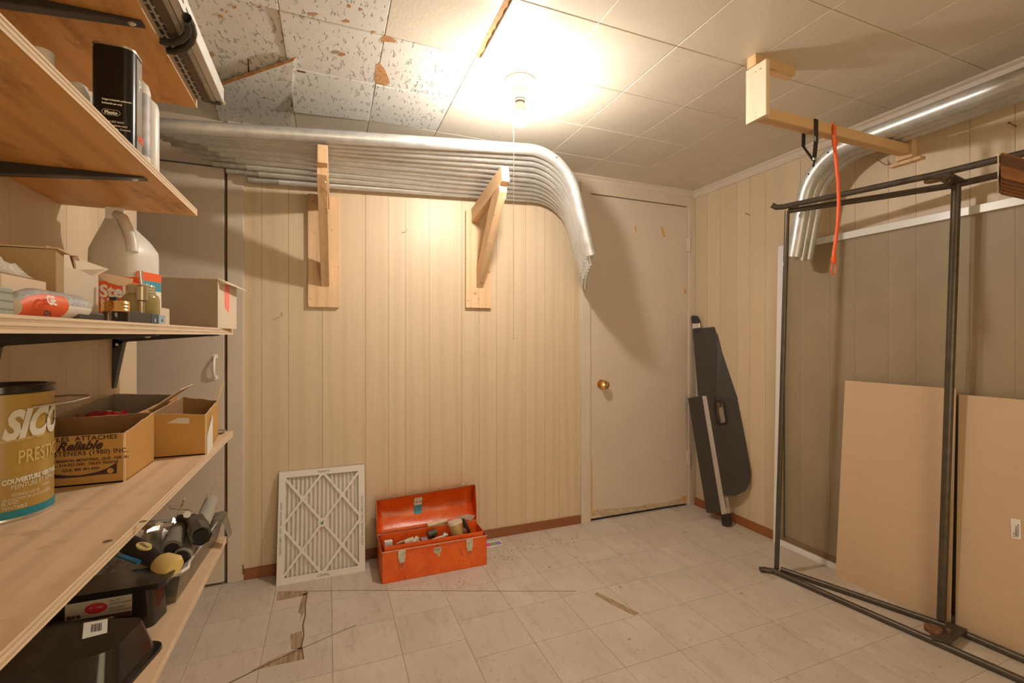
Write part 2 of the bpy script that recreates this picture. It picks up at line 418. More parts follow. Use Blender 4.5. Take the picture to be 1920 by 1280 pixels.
# torn brown strip beside the tile seam
m = MB(); yy = 1.2438
pts = []
x = .4806
for i in range(16): pts.append(V(x+.017+rnd.uniform(-.004, .004), yy+TR*i/15, CE+.003))
m.prism([V(x+.001, yy, CE+.003)]+pts+[V(x+.001, yy+TR, CE+.003)], (0, 0, .01)).build('torn_edge', BROWN, ce)
# broken hanging tile + pieces above it
A = pZ(394, 168, 2.079); B = pZ(549, 115, 2.079); C = pZ(545, 238, 2.088); D = pZ(418, 242, 2.091)
m = MB(); m.prism([A, B, C, D], (0, 0, .012)).build('ceiling_tile', CFI, ce)
m = MB(); n_ = 14; top = []
for i in range(n_+1):
    p = A.lerp(B, i/n_); q = pZ(394+(556-394)*i/n_, 168-54*i/n_-6-rnd.uniform(0, 3.5), 2.088); top.append((p, q))
m.add([p for p, q in top]+[q for p, q in top], [(i, i+1, n_+2+i, n_+1+i) for i in range(n_)]).build('torn_edge', BROWN, ce)
m = MB().prism([pZ(388, 84, CE+.003), pZ(463, 98, CE+.003), pZ(465, 136, CE+.003), pZ(396, 166, CE+.003)], (0, 0, .008)); m.build('ceiling_tile', CFI, ce)
m = MB().prism([pZ(466, 99, CE+.003), pZ(526, 110, CE+.003), pZ(530, 118, CE+.003), pZ(468, 137, CE+.003)], (0, 0, .008)); m.build('ceiling_tile', CFI, ce)
def stain(pts, z=CE-.0006, mat=None):
    MB().prism([pZ(x, y, z) for x, y in pts], (0, 0, .001)).build('torn_patch', mat or BROWN, ce)
stain([(705, 122), (712, 118), (720, 128), (727, 142), (731, 156), (722, 161), (706, 157), (702, 150)])
stain([(712, 74), (722, 66), (733, 70), (743, 75), (742, 80), (728, 79), (716, 78)])
stain([(520, 22), (527, 21), (542, 33), (538, 36), (524, 29)])
stain([(555, 132), (572, 135), (566, 144), (557, 145)])
for (x, y, a, b) in [(440, 14, 5, 3), (413, 31, 5, 3), (394, 103, 6, 6), (641, 103, 8, 4), (648, 40, 9, 3), (587, 26, 10, 3), (486, 14, 5, 2), (700, 60, 5, 2), (395, 176, 10, 4), (548, 180, 3, 14), (655, 12, 4, 3), (676, 18, 4, 2), (425, 22, 3, 2)]:
    stain([(x+a*math.cos(q)*rnd.uniform(.6, 1.2), y+b*math.sin(q)*rnd.uniform(.6, 1.2)) for q in [k*math.pi/4 for k in range(8)]], CE-.012 if x < 400 and y > 150 else (CE-.0055 if (x, y) == (641, 103) else CE-.0006))
stain([(557, 131), (574, 135), (566, 144), (558, 144)], CE-.001, UNDER)
# crown, baseboards, casings
def crown(name, a, b, inw):
    t = struct(name); a = Vector(a); b = Vector(b); inw = Vector(inw)
    prof = [(0, 0), (.022, 0), (.022, -.008), (.013, -.016), (.011, -.034), (.007, -.040), (.007, -.046), (0, -.046)]
    MB().prism([a+inw*p+V(0, 0, q) for p, q in prof], b-a).build('crown_moulding', PAINT2, t)
crown('trim_1', (-.36, YB, CE), (XR, YB, CE), (0, -1, 0))
crown('trim_2', (XR, YB, CE), (XR, -.6, CE), (-1, 0, 0))
t = struct('baseboard_back'); MB().box(-.358, 1.41, YB-.009, YB, 0, .05).build('board', BASEW, t, bevel=.001)
t = struct('baseboard_right'); MB().box(XR-.009, XR, -.6, YB-.01, 0, .05).build('board', wood('brown_baseboard_side', (.30, .10, .03), (.36, .13, .04), 'Y', .45), t, bevel=.001)
t = struct('trim_3')
MB().box(1.41, 1.474, YB-.014, YB+.02, 0, 2.048).build('side_casing', PAINT2, t, bevel=.003)
MB().box(2.229, XR-.001, YB-.014, YB+.02, 0, 2.048).build('side_casing', PAINT2, t, bevel=.003)
MB().box(1.474, 2.229, YB-.014, YB+.02, 1.988, 2.048).build('head_casing', PAINT2, t, bevel=.003)
MB().box(1.474, 1.479, YB-.006, YB+.02, 0, 1.988).box(2.223, 2.229, YB-.006, YB+.02, 0, 1.988).build('door_stop', PAINT2, t)
t = struct('trim_4')
MB().box(-.423, -.358, YB-.014, YB+.02, 0, CE-.001).build('side_casing', PAINT2, t, bevel=.003)
MB().box(-.436, -.422, YB+.01, YB+.03, 0, 1.885).build('shadow_gap', UNDER, t)
MB().box(-.363, -.3575, YB-.015, YB-.0135, .03, .075).build('paint_chip', RUST, t)
d = struct('door_1', (1.474, YB, 0))
MB().box(1.480, 2.222, YB-.004, YB+.03, .016, 1.984).build('door_panel', PAINT, d, bevel=.002)
kb = pY(1127, 720, YB-.004)
m = MB(); m.tube([kb+V(0, y, 0) for y in (0, -.006, -.008, -.022, -.028, -.038, -.052, -.06)], [.029, .028, .012, .012, .022, .027, .026, .012], 24)
kn = m.build('door_knob', BRASS, d, smooth=True)
MB().tube([kb+V(0, -.0605, 0), kb+V(0, -.063, 0)], .007, 12).build('keyhole_button', STEEL, kn)
for zz in (1.735, .315):
    h = MB().box(2.216, 2.236, YB-.018, YB-.004, zz-.045, zz+.045).build('hinge', PAINT2, d, bevel=.002)
    MB().tube([V(2.228, YB-.02, zz-.048), V(2.228, YB-.02, zz+.048)], .005, 10).build('hinge_pin', PAINT2, h, smooth=True)
def dchip(pts, dd=None, y=YB-.0042): MB().prism([pY(a, b, y) for a, b in pts], (0, -.0005, 0)).build('paint_chip', CHIP, dd or d)
dchip([(1239, 424), (1243, 428), (1247, 443), (1244, 444), (1240, 434)])
dchip([(1190, 424), (1192, 423), (1194, 434), (1192, 437)])
dchip([(1283, 540), (1286, 541), (1286, 551), (1283, 549)]); dchip([(1280, 930), (1287, 929), (1287, 937), (1281, 938)])
dchip([(1109, 862), (1110.5, 862), (1111, 968), (1109, 968)])
WORN = M('worn_door_edge', (.50, .39, .25), .8, var=.3, vs=50)
MB().prism([pY(a, b, YB-.0042) for a, b in [(1110, 967), (1113, 955), (1150, 953), (1200, 949), (1215, 944), (1250, 942), (1285, 931), (1287, 943), (1200, 956), (1140, 967)]], (0, -.0004, 0)).build('worn_patch', WORN, d)
d2 = struct('door_2', (-.46, YB, 0))
MB().box(XO+.08, -.434, YB-.018, YB+.01, .012, 1.872).build('door_panel', PAINT, d2, bevel=.002)
hp = [pY(402, y, 2.4) for y in (668, 672, 682, 694, 704, 708)]
ys = [2.405, 2.388, 2.378, 2.378, 2.388, 2.405]
m = MB(); m.tube([V(-.468, y, p.z) for p, y in zip(hp, ys)], [.007, .005, .006, .006, .005, .007], 10)
m.tube([V(-.468, 2.4065, hp[0].z), V(-.468, 2.402, hp[0].z)], .011, 12); m.tube([V(-.468, 2.4065, hp[-1].z), V(-.468, 2.402, hp[-1].z)], .011, 12)
m.build('pull_handle', PORC, d2, smooth=True)
# ================================================================ CEILING LAMP
LX, LY = .685, 1.634
t = thing('ceiling_lamp', 'bare lit bulb in a white porcelain holder on the ceiling', 'lamp', (LX, LY, CE))
MB().lathe([(.060, CE), (.060, CE-.006), (.052, CE-.014), (.034, CE-.024), (.026, CE-.03), (.024, CE-.062), (.022, CE-.066)], (LX, LY, 0), 32).build('lamp_holder', PORC, t, smooth=True)
MB().lathe([(.0215, CE-.066), (.0215, CE-.071), (.0195, CE-.073), (.0195, CE-.080), (.015, CE-.084)], (LX, LY, 0), 24).build('socket_collar', STEEL, t, smooth=True)
ZT = CE-.080
MB().lathe([(.013, ZT+.002), (.016, ZT-.008), (.021, ZT-.022), (.0285, ZT-.046)], (LX, LY, 0), 24).build('bulb_base', PORC, t, smooth=True)
MB().lathe([(.0275, ZT-.0465), (.0305, ZT-.055), (.0315, ZT-.062), (.029, ZT-.076), (.021, ZT-.089), (.010, ZT-.095), (.002, ZT-.097)], (LX, LY, 0), 24).build('bulb', GLOW, t, smooth=True)
ps = pX(963, 300, 0) if False else None
sx_ = ray(963, 300); SP = V(sx_.x/sx_.y*LY, LY, 0)
sp0 = V(LX-.03, LY-.005, CE-.03)
m = MB(); m.tube([sp0, V(SP.x, SP.y, CE-.035), V(SP.x, SP.y, CE-.05), V(SP.x, SP.y, 1.6), V(SP.x, SP.y, 1.11)], .0011, 6)
m.lathe([(.001, 1.102), (.003, 1.105), (.003, 1.109), (.001, 1.112)], (SP.x, SP.y, 0), 8)
m.build('pull_string', STRING, t)
# ================================================================ PIPE BRACKETS ON BACK WALL
def screw(p, n, parent, r=.004):
    p = Vector(p); n = Vector(n).normalized(); return MB().tube([p-n*.001, p+n*.0006, p+n*.0016], [r, r, r*.6], 8).build('screw', STEEL, parent)
def pipe_bracket(x0, x1, ax, tipy, armz, tipz, botz, bz, label, tw):
    t = thing('pipe_bracket', label, 'bracket', ((x0+x1)/2, YB, botz))
    MB().box(x0, x1, YB-.02, YB, botz, 1.80).build('wall_board', PINE, t, bevel=.0015)
    yw = YB-.02
    ups = Vector((0, 0, 1))
    a = V(ax[0], yw, armz); b = V(ax[1], tipy, tipz)
    MB().beam(a, b, .038, .076).build('arm', PINEY, t, bevel=.0015)
    d0 = V(ax[0]+tw, yw-.001, bz+.04); d1 = V(ax[1]-.002, tipy+.085, tipz-.052)
    # brace cut to lie flat on the board and under the arm
    q = [V(0, 0, 0)]
    w2 = .019
    pts = [V(d0.x-w2, yw, bz), V(d0.x-w2, yw, bz+.10), V(d1.x-w2, tipy+.12, tipz-.048), V(d1.x-w2, tipy+.03, tipz-.040), V(d1.x-w2, tipy+.022, tipz-.075)]
    xo = d0.x-d1.x
    pts[0].x = pts[1].x = d0.x-w2
    MB().prism(pts, (2*w2, 0, 0)).build('brace', PINE, t, bevel=.0015)
    xm = (x0+x1)/2
    screw((xm, YB-.02, botz+.05), (0, -1, 0), t); screw((d0.x, tipy+.03, tipz-.10), (0, -1, 0), t, .005); screw((d0.x, yw-.012, bz+.03), (0, -1, 0), t, .005)
    screw((x0+.012, YB-.02, botz+.04), (0, -1, 0), t)
    return t
pipe_bracket(-.09, .051, (-.012, -.020), 1.955, 1.768, 1.830, 1.258, 1.357, 'left wooden wall bracket with long upright brace under the grey pipes', .0)
pipe_bracket(.692, .838, (.742, .756), 1.975, 1.775, 1.862, 1.275, 1.384, 'right wooden wall bracket with slanting brace, pale square arm end', .028)
# ================================================================ BENT PIPES, BACK WALL
SWAGE = M('dull_dirty_steel', (.40, .39, .34), .6, .4, .35, 30)
ords = ['outermost', 'second', 'third', 'fourth', 'fifth', 'sixth', 'seventh', 'eighth', 'ninth', 'tenth', 'innermost']
NP = 11
PY = [1.983, 2.0295]+[2.0295+.0409*k for k in range(1, 5)]+[2.1935+.0387+.0362*k for k in range(5)]
for i in range(NP):
    u = i/(NP-1)
    Y = PY[i]; sl = .094-.054*u
    r0 = .0255 if i == 0 else (.0203 if i < 6 else .0180)
    xa = (-.70, -.68, -.66, -.63, -.593, -.575, -.543, -.49, -.455, -.413, -.336)[i]
    zl = (1.860, 1.864, 1.870, 1.878, 1.885, 1.882, 1.876, 1.870, 1.858, 1.845, 1.827)[i]; zr = 1.984-.0103*i
    xl = -.556 if i < 4 else xa; sl = (zr-zl)/(.75-xl); zc = zl-sl*xl
    xb = .872+.205*u
    R = .24
    th1 = math.radians(-74)
    th0 = math.atan(sl)
    pts = []; rad = []
    def P_(x): return V(x, Y, zc+sl*x)
    pts += [P_(xa), P_(xa+.12), P_(xa+.125)]; rad += [r0*.86, r0*.86, r0]
    for k in range(1, 8): pts.append(P_(xa+.125+(xb-xa-.125)*k/8)); rad.append(r0)
    p = P_(xb); n = 14; th = th0
    c = p+V(math.sin(th0), 0, -math.cos(th0))*R
    for k in range(n+1):
        th = th0+(th1-th0)*k/n
        pts.append(c+V(-math.sin(th), 0, math.cos(th))*R); rad.append(r0)
    e = pts[-1]; d_ = V(math.cos(th1), 0, math.sin(th1))
    ln = .315-.015*u
    pts += [e+d_*(ln*.5), e+d_*(ln-.002), e+d_*ln, e+d_*(ln+(.0 if i == 0 else .035))]; rad += [r0, r0, r0*.86, r0*.86]
    if i == 0: pts.pop(); rad.pop(); rad[-1] = r0
    lab = ('%s bent galvanised pipe in the stack on the back wall' % ords[i]) if i in (0, NP-1) else ('bent galvanised pipe on the back wall, %s from the outer edge' % ords[i])
    t = thing('bent_pipe', lab, 'pipe', P_(0), 'bent steel pipes stacked on the back wall brackets')
    MB().tube(pts[2:], rad[2:], 18, hollow=.03).build('tube', GALV, t, smooth=True)
    MB().tube(pts[:2]+[pts[2]+(pts[2]-pts[1])], [r0*.90, r0*.90, r0*.90], 18, hollow=.03).build('swaged_end', SWAGE, t, smooth=True)
    if i % 3 == 0:
        q = pts[16]; MB().tube([q+V(0, -r0+.0005, 0), q+V(0, -r0-.0006, 0)], .0035, 10).build('bolt_hole', BLKM, t)
# ================================================================ RIGHT WALL PIPE RACK
t = thing('hanging_rack', 'pine rack hung from the ceiling, level bar running to the right wall', 'rack', (1.41, 1.18, CE))
BY = 1.19
MB().box(1.386, 1.404, BY-.052, BY+.030, 1.868, 2.058).build('hanger_board', wood('ply_board', (.74, .58, .42), (.8, .64, .48), 'Z', .6), t, bevel=.001)
MB().box(1.378, 1.575, BY-.018, BY+.018, 2.058, CE).build('ceiling_block', PINEX, t, bevel=.001)
MB().box(1.404, 2.247, BY-.019, BY+.019, 1.878, 1.916).build('cross_bar', PINEX, t, bevel=.001)
MB().box(2.247, XR, BY-.03, BY+.03, 1.86, 1.945).build('wall_block', PINE, t, bevel=.001)
MB().box(2.262, XR, BY-.05, BY+.06, 1.846, 1.859).build('ledger_strip', PINEX, t)
for yy, zz in ((BY-.03, 2.035), (BY-.01, 2.035), (BY-.01, 1.895), (BY-.01, 1.88)): screw((1.386, yy, zz), (-1, 0, 0), t, .003)
ords2 = ['outermost', 'middle', 'innermost']
for i in range(3):
    X = 2.090+.061*i; r0 = .033 if i == 0 else .0275
    zc = 1.9165+.030; ya = -.5; yb = 1.292+.012*i; R = .225
    pts = [V(X, ya, zc), V(X, 0, zc), V(X, .6, zc), V(X, 1.0, zc), V(X, yb-.05, zc), V(X, yb, zc)]
    th1 = math.radians(-79); n = 14
    for k in range(1, n+1):
        th = th1*k/n; pts.append(V(X, yb+R*math.sin(-th), zc-R*(1-math.cos(th))))
    e = pts[-1]; d_ = V(0, math.cos(th1), math.sin(th1)); pts += [e+d_*.14, e+d_*(.268+.012*(i % 2))]
    t = thing('bent_pipe', '%s bent galvanised pipe along the right wall under the ceiling' % ords2[i], 'pipe', (X, 1.2, zc), 'bent steel pipes along the right wall')
    MB().tube(pts, r0, 20, hollow=.03).build('tube', GALV, t, smooth=True)
    if i == 0:
        for q in (pts[9], pts[14]): MB().tube([q+V(-r0+.0005, 0, 0), q+V(-r0-.0008, 0, 0)], .004, 10).build('bolt_hole', BLKM, t)
# strap and bungee
bx = 1.680
t = thing('luggage_strap', 'black webbing strap looped over the hanging pine bar', 'strap', (bx, BY, 1.92))
m = MB()
def ribbon(m, pts, wd, th=.0015):
    for a, b in zip(pts, pts[1:]): m.beam(a, b, wd, th, up=(0, 1, .01) if abs(Vector(b)-Vector(a) .__class__((0,0,0)) .length if False else 0) else (1, 0, 0))
yf = BY-.0205; yb_ = BY+.0205
m.beam((bx, yf, 1.918), (bx, yf, 1.84), .0015, .022, up=(1, 0, 0))
m.beam((bx, yf, 1.84), (bx-.006, yf+.004, 1.762), .0015, .022, up=(1, 0, 0))
m.beam((bx-.008, yb_, 1.918), (bx-.012, yb_, 1.83), .0015, .020, up=(1, 0, 0))
m.beam((bx-.012, yb_, 1.83), (bx-.006, yf+.006, 1.765), .0015, .020, up=(1, 0, 0))
m.beam((bx, yf, 1.9175), (bx-.008, yb_, 1.9175), .014, .0015)
m.beam((bx-.004, yf+.003, 1.766), (bx-.009, yf+.005, 1.742), .002, .009, up=(1, 0, 0))
m.build('webbing', BLKM, t)
MB().box(bx-.014, bx+.002, yf-.001, yf+.006, 1.764, 1.774).build('buckle', STEEL, t, bevel=.001)
text('alto', .012, (bx-.004, yf-.0012, 1.835), (0, 0, 1), (-1, 0, 0), WHITE, t, bold=.0004)
bx = 1.772
t = thing('bungee_cord', 'orange bungee cord hanging from the pine bar', 'cord', (bx, BY, 1.92))
yf = BY-.024
P = [(0, 1.905), (0, 1.87), (.002, 1.83), (.010, 1.78), (.022, 1.70), (.026, 1.62), (.020, 1.54), (.008, 1.47), (-.002, 1.43), (-.003, 1.395)]
MB().tube([V(bx+x, yf-.002, z) for x, z in P], .0062, 10).build('cord', ORANGE, t, smooth=True)
for z0 in (1.835, 1.392):
    m = MB(); xx = bx+(.003 if z0 > 1.6 else -.003)
    m.lathe([(.006, z0-.003)]+[(.0085+.0012*(j % 2), z0-.002+.0027*j) for j in range(9)]+[(.006, z0+.021)], (xx, yf-.002, 0), 12)
    m.build('wire_wrap', ORPR, t, smooth=True)
m = MB(); m.tube([V(bx-.004+.013*math.cos(a), yf-.002, 1.368+.024*math.sin(a)) for a in [math.pi*2*k/16+1.57 for k in range(16)]], .002, 8, closed=True)
m.tube([V(bx, yf, 1.905), V(bx, yf, 1.919), V(bx, BY, 1.9195), V(bx, yb_+.003, 1.918), V(bx, yb_+.003, 1.90)], .0025, 8)
m.build('hook', ORANGE, t, smooth=True)
# ================================================================ WOODEN ARM, RIGHT EDGE
t = thing('wooden_arm', 'dark weathered wooden beam end jutting in at the right edge', 'beam', (1.27, .5, 1.457))
MB().prism([V(1.199, .475, 1.411), V(1.348, .535, 1.411), V(XR, .535, 1.411), V(XR, .475, 1.411)], (0, 0, .052)).build('beam', OLDW, t, bevel=.006)
MB().prism([V(1.1945, .477, 1.415), V(1.199, .477, 1.415), V(1.346, .534, 1.415), V(1.342, .536, 1.415)], (0, 0, .044)).build('painted_end', CARDL, t, bevel=.001)
# ================================================================ SCREEN, CARDBOARD, TUBE FRAME
t = thing('window_screen', 'large white framed insect screen leaning on the right wall', 'screen', (2.255, 1.2, 0))
x0, x1 = 2.250, 2.266; ya, yb2 = .35, 1.805; zb, zt = .0, 1.607; fw = .032
def leanx(z): return .012*z/1.6
m = MB()
def fr(name, pts):
    mm = MB(); mm.prism([V(x0+leanx(z)-.0, y, z) for y, z in pts], (x1-x0, 0, 0)).build(name, WPAINT, t, bevel=.0015)
fr('frame_stile', [(yb2, zb), (yb2-.02, zt), (yb2-.02-fw, zt), (yb2-fw, zb)])
fr('frame_stile', [(ya, zb), (ya, zt), (ya+fw, zt), (ya+fw, zb)])
fr('frame_rail', [(ya+fw, zt), (yb2-.02-fw, zt), (yb2-.02-fw, zt-fw), (ya+fw, zt-fw)])
fr('frame_rail', [(ya+fw, zb), (yb2-fw, zb), (yb2-fw, zb+fw*.9), (ya+fw, zb+fw*.9)])
MB().prism([V(2.258+leanx(z), y, z) for y, z in [(yb2-fw, zb+fw*.9), (yb2-.02-fw, zt-fw), (ya+fw, zt-fw), (ya+fw, zb+fw*.9)]], (.0006, 0, 0)).build('mesh', SCREEN, t)
MB().box(2.2485, 2.251, 1.735, 1.741, .05, 1.56).build('spline', BLKM, t)
t = thing('cardboard_sheet', 'tall blank cardboard sheet with a free left edge, leaning on the screen', 'cardboard')if False else thing('cardboard_sheet', 'blank cardboard sheet with its left edge free, standing before the screen', 'cardboard', (2.21, 1.2, 0))
MB().prism([V(2.196, 1.437, 0), V(2.233, 1.418, .912), V(2.236, 1.012, .912), V(2.216, 1.020, 0)], (.006, 0, 0)).build('sheet', CARD, t, bevel=.001)
t = thing('cardboard_sheet', 'cardboard sheet with a small white sticker at the right edge', 'cardboard', (2.23, .8, 0))
a_, b_, c_, d_ = V(2.222, 1.008, 0), V(2.238, 1.004, .892), V(2.238, .40, .892), V(2.226, .40, 0)
MB().prism([a_, b_, c_, d_], (.006, 0, 0)).build('sheet', CARD, t, bevel=.001)
nn = (0, 0, 0)
def on2(x, y, e=.001): p = pP(x, y, a_, (b_-a_).cross(d_-a_)); return p+V(-e, 0, 0)
lbl = MB().prism([on2(1895, 971), on2(1914, 974), on2(1915, 1011), on2(1897, 1008)], (-.0004, 0, 0)).build('sticker', WHITE, t, bevel=0)
o0 = on2(1908, 1006, .0016)
for k, s in enumerate(['CARTON PLAT 48', 'DIMENSIONS 18', '4S 1274']):
    text(s, .0055, on2(1911-k*4, 1007, .0018), (0, 0, 1), (0, 1, 0), INK, t, bold=.0001)
# folding tube frame
t = thing('folding_bed_frame', 'dark steel tube folding frame standing on edge by the cardboard', 'frame', (2.0, 1.3, 0))
r0 = .0122
B1 = [V(1.950, 1.565, r0), V(2.030, 1.0, r0), V(2.095, .50, r0)]
B2 = [V(1.985, 1.550, r0+.006), V(2.095, 1.28, r0), V(2.184, 1.022, r0), V(2.208, .75, r0), V(2.214, .5, r0)]
T1 = [V(1.925, 1.492, 1.706), V(2.05, .985, 1.700), V(2.10, .50, 1.695)]
T2 = [V(1.955, 1.488, 1.690), V(2.10, 1.22, 1.688), V(2.204, .996, 1.686), V(2.222, .5, 1.680)]
MB().tube([B1[0]+V(-.045, .03, .0), B1[0]+V(-.03, .025, 0), B1[0]+V(-.008, .0, 0)]+B1, r0, 12).build('bottom_rail', TUBE, t, smooth=True)
MB().tube(B2, r0, 12).build('bottom_rail', TUBE, t, smooth=True)
MB().tube([T1[0]+V(-.035, .03, .012), T1[0]+V(-.02, .018, 0)]+T1, r0, 12).build('top_rail', TUBE, t, smooth=True)
MB().tube(T2, r0, 12).build('top_rail', TUBE, t, smooth=True)
MB().tube([V(1.968, 1.560, .02), V(1.962, 1.535, .6), V(1.948, 1.49, 1.69)], r0*.85, 12).build('upright', TUBE, t, smooth=True)
MB().tube([V(2.186, 1.033, .028), V(2.199, .993, 1.69)], .0145, 12).build('upright', TUBE, t, smooth=True)
for z, dz in ((.012, 0), (1.672, 1)):
    pl = MB().prism([V(2.015, .985, z+.014), V(2.192, 1.012, z+.014), V(2.198, .960, z+.014), V(2.035, .935, z+.014)], (0, 0, .004)).build('hinge_plate', TUBE, t)
    MB().tube([V(2.075, 1.005, z+.012), V(2.075, 1.005, z+.028)], .026, 18).build('locking_disc', RUST, pl, smooth=True)
    MB().tube([V(2.11, .975, z+.008), V(2.11, .975, z+.03)], .007, 8).build('bolt', RUST, pl)
MB().tube([V(1.952, 1.56, 1.0), V(1.952, 1.56, 1.0)], .001, 6) if False else None
MB().tube([V(1.9525, 1.5045, 1.44), V(1.952, 1.503, 1.455)], r0*.92, 12).build('white_tape', WPAINT, t)
# ================================================================ CARGO COVER IN CORNER
t = thing('cargo_cover', 'black roll-up boot cover with silver rail leaning in the corner by the door', 'cover', (2.2, 2.1, 0))
pp, pn = V(2.19, 2.07, .02), V(.262, .076, -.032).normalized()
def cc(x, y, e=0): return pP(x, y, pp, pn)+pn*e
def slab(name, px, mat, e=0, th=.010, par=None, bevel=.002):
    return MB().prism([cc(x, y, e) for x, y in px], pn*th).build(name, mat, par or t, bevel=bevel)
slab('side_flap', [(1289, 746), (1318, 741), (1354, 958), (1342, 963), (1324, 961)], VINYL, .003)
slab('rail', [(1317, 742), (1325, 742), (1363, 966), (1354, 966)], ALU, -.006, .016)
outer = [(1325, 743), (1381, 745), (1386, 770), (1400, 850), (1406, 885), (1404, 905), (1396, 920), (1376, 930), (1357, 928)]
hole = [(1342, 752), (1339, 758), (1344, 792), (1350, 795), (1361, 793), (1362, 789), (1356, 754), (1353, 751)]
slab('cover_panel', [(1325, 743), (1340, 743), (1339, 752), (1345, 795), (1350, 800), (1356, 928), (1354, 915)], VINYL, .001, .012, bevel=0)
slab('cover_panel', [(1340, 743), (1381, 745), (1384, 760), (1356, 753), (1342, 751)], VINYL, .001, .012, bevel=0)
slab('cover_panel', [(1356, 753), (1384, 760), (1400, 850), (1406, 885), (1404, 905), (1396, 920), (1376, 930), (1356, 928), (1350, 797), (1362, 793)], VINYL, .001, .012, bevel=0)
MB().tube([cc(x, y, -.002) for x, y in hole], .0065, 8, closed=True).build('handle_ring', BLKM, t, smooth=True)
slab('upper_sheet', [(1298, 616), (1345, 612), (1344, 742), (1308, 742)], VINYL, .004, .006, bevel=0)
m = MB(); a = [cc(1345, 612, .002), cc(1344, 743, -.004), cc(1386, 750, .006), cc(1356, 640, .008)]
m.prism(a, pn*.005).build('folded_sheet', VINYL, t)
slab('latch', [(1304, 616), (1309, 616), (1309, 624), (1304, 624)], BLKM, .001, .004)
slab('end_cap', [(1296, 594), (1300, 591), (1306, 592), (1310, 600), (1310, 606), (1298, 606)], BLKM, -.004, .024, bevel=.003)
slab('cap_bracket', [(1298, 606), (1311, 605), (1312, 614), (1298, 616)], ALU, .002, .014)
slab('end_cap', [(1353, 964), (1369, 962), (1371, 985), (1360, 989), (1355, 982)], BLKM, -.012, .026, bevel=.003)
slab('guide_rod', [(1359, 932), (1364, 932), (1369, 964), (1362, 964)], STEEL, .002, .010)
# ================================================================ AIR FILTER
t = thing('air_filter', 'white pleated furnace air filter leaning on the panelling, left of the toolbox', 'filter', (-.02, 2.33, 0))
fo = V(-.215, 2.305, 0); fx = V(.379, -.004, 0).normalized(); fu = V(.003, .098, .484).normalized(); fn = fx.cross(fu); W, HT = .380, .492
fn = -fn if fn.y > 0 else fn
def FP(a, b, e=0): return fo+fx*a+fu*b+fn*e
CARDW = M('filter_card', (.74, .70, .65), .75, var=.03)
PLEAT = M('pleated_media', (.70, .655, .60), .9, var=.05)
m = MB(); bw = .028
for (a0, a1, b0, b1) in ((0, W, 0, bw), (0, W, HT-bw, HT), (0, bw, bw, HT-bw), (W-bw, W, bw, HT-bw)):
    m.prism([FP(a0, b0), FP(a1, b0), FP(a1, b1), FP(a0, b1)], -fn*.002)
for (a0, a1, b0, b1) in ((0, W, 0, .002), (0, W, HT-.002, HT), (0, .002, 0, HT), (W-.002, W, 0, HT)):
    m.prism([FP(a0, b0, -.002), FP(a1, b0, -.002), FP(a1, b1, -.002), FP(a0, b1, -.002)], -fn*.018)
m.build('frame', CARDW, t)
m = MB(); ny = 20; vs = []
for k in range(2*ny+1):
    a = .004+(W-.008)*k/(2*ny); e = -.0045 if k % 2 == 0 else -.0175
    vs += [FP(a, .004, e), FP(a, HT-.004, e)]
m.add(vs, [(2*k, 2*k+2, 2*k+3, 2*k+1) for k in range(2*ny)]).build('pleats', PLEAT, t)
def strut(a0, b0, a1, b1, wd=.011):
    p, q = FP(a0, b0, -.0012), FP(a1, b1, -.0012); d = (q-p).normalized(); s_ = d.cross(fn)*wd/2
    MB().prism([p-s_, p+s_, q+s_, q-s_], -fn*.0016).build('strut', CARDW, t)
i0, i1, j0, j1 = bw-.012, W-bw+.012, bw-.01, HT-bw+.01
cx_, cy_ = W/2, HT/2
strut(i0, cy_, cx_, j1); strut(i0, cy_, cx_, j0); strut(i1, cy_, cx_, j1); strut(i1, cy_, cx_, j0)
strut(i0, j0, cx_, cy_); strut(i0, j1, cx_, cy_); strut(i1, j0, cx_, cy_); strut(i1, j1, cx_, cy_)
def diam(a, b, r, nm='strut_joint'):
    MB().prism([FP(a+r*math.cos(k*math.pi/4+.39), b+r*math.sin(k*math.pi/4+.39), -.0008) for k in range(8)], -fn*.0016).build(nm, CARDW, t)
diam(cx_, cy_, .022)
for a, b in ((W*.27, HT*.265), (W*.73, HT*.265), (W*.27, HT*.735), (W*.73, HT*.735)): diam(a, b, .012)
diam(i0, cy_, .016); diam(i1, cy_, .016); diam(cx_, j0, .016); diam(cx_, j1, .016)
FG = M('grey_green_ink', (.10, .13, .12), .7, var=0)
text('CAMFIL', .017, FP(cx_-.024, .008, .0004), fx, fu, FG, t)
text('CAMFIL', .017, FP(cx_+.030, HT-.008, .0004), -fx, -fu, FG, t)
text('INSIST ON CAMFIL. CALL 1-888-4-CAMFIL', .0125, FP(.008, HT*.72, .0004), -fu, fx, FG, t)
text('INSIST ON CAMFIL. CALL 1-888-4-CAMFIL', .0125, FP(W-.008, HT*.24, .0004), fu, -fx, FG, t)
m = MB()
for k, (a, b, c, d_) in enumerate(((-.014, .0, .012, .006), (-.012, -.005, .006, .001), (-.006, -.010, .003, .012))):
    m.prism([FP(cx_+a, cy_+b, .0002), FP(cx_+a+.008, cy_+b-.001, .0002), FP(cx_+c, cy_+d_, .0002)], fn*.0002)
m.build('leaf_logo', M('green_ink', (.05, .22, .14), .6, var=0), t)
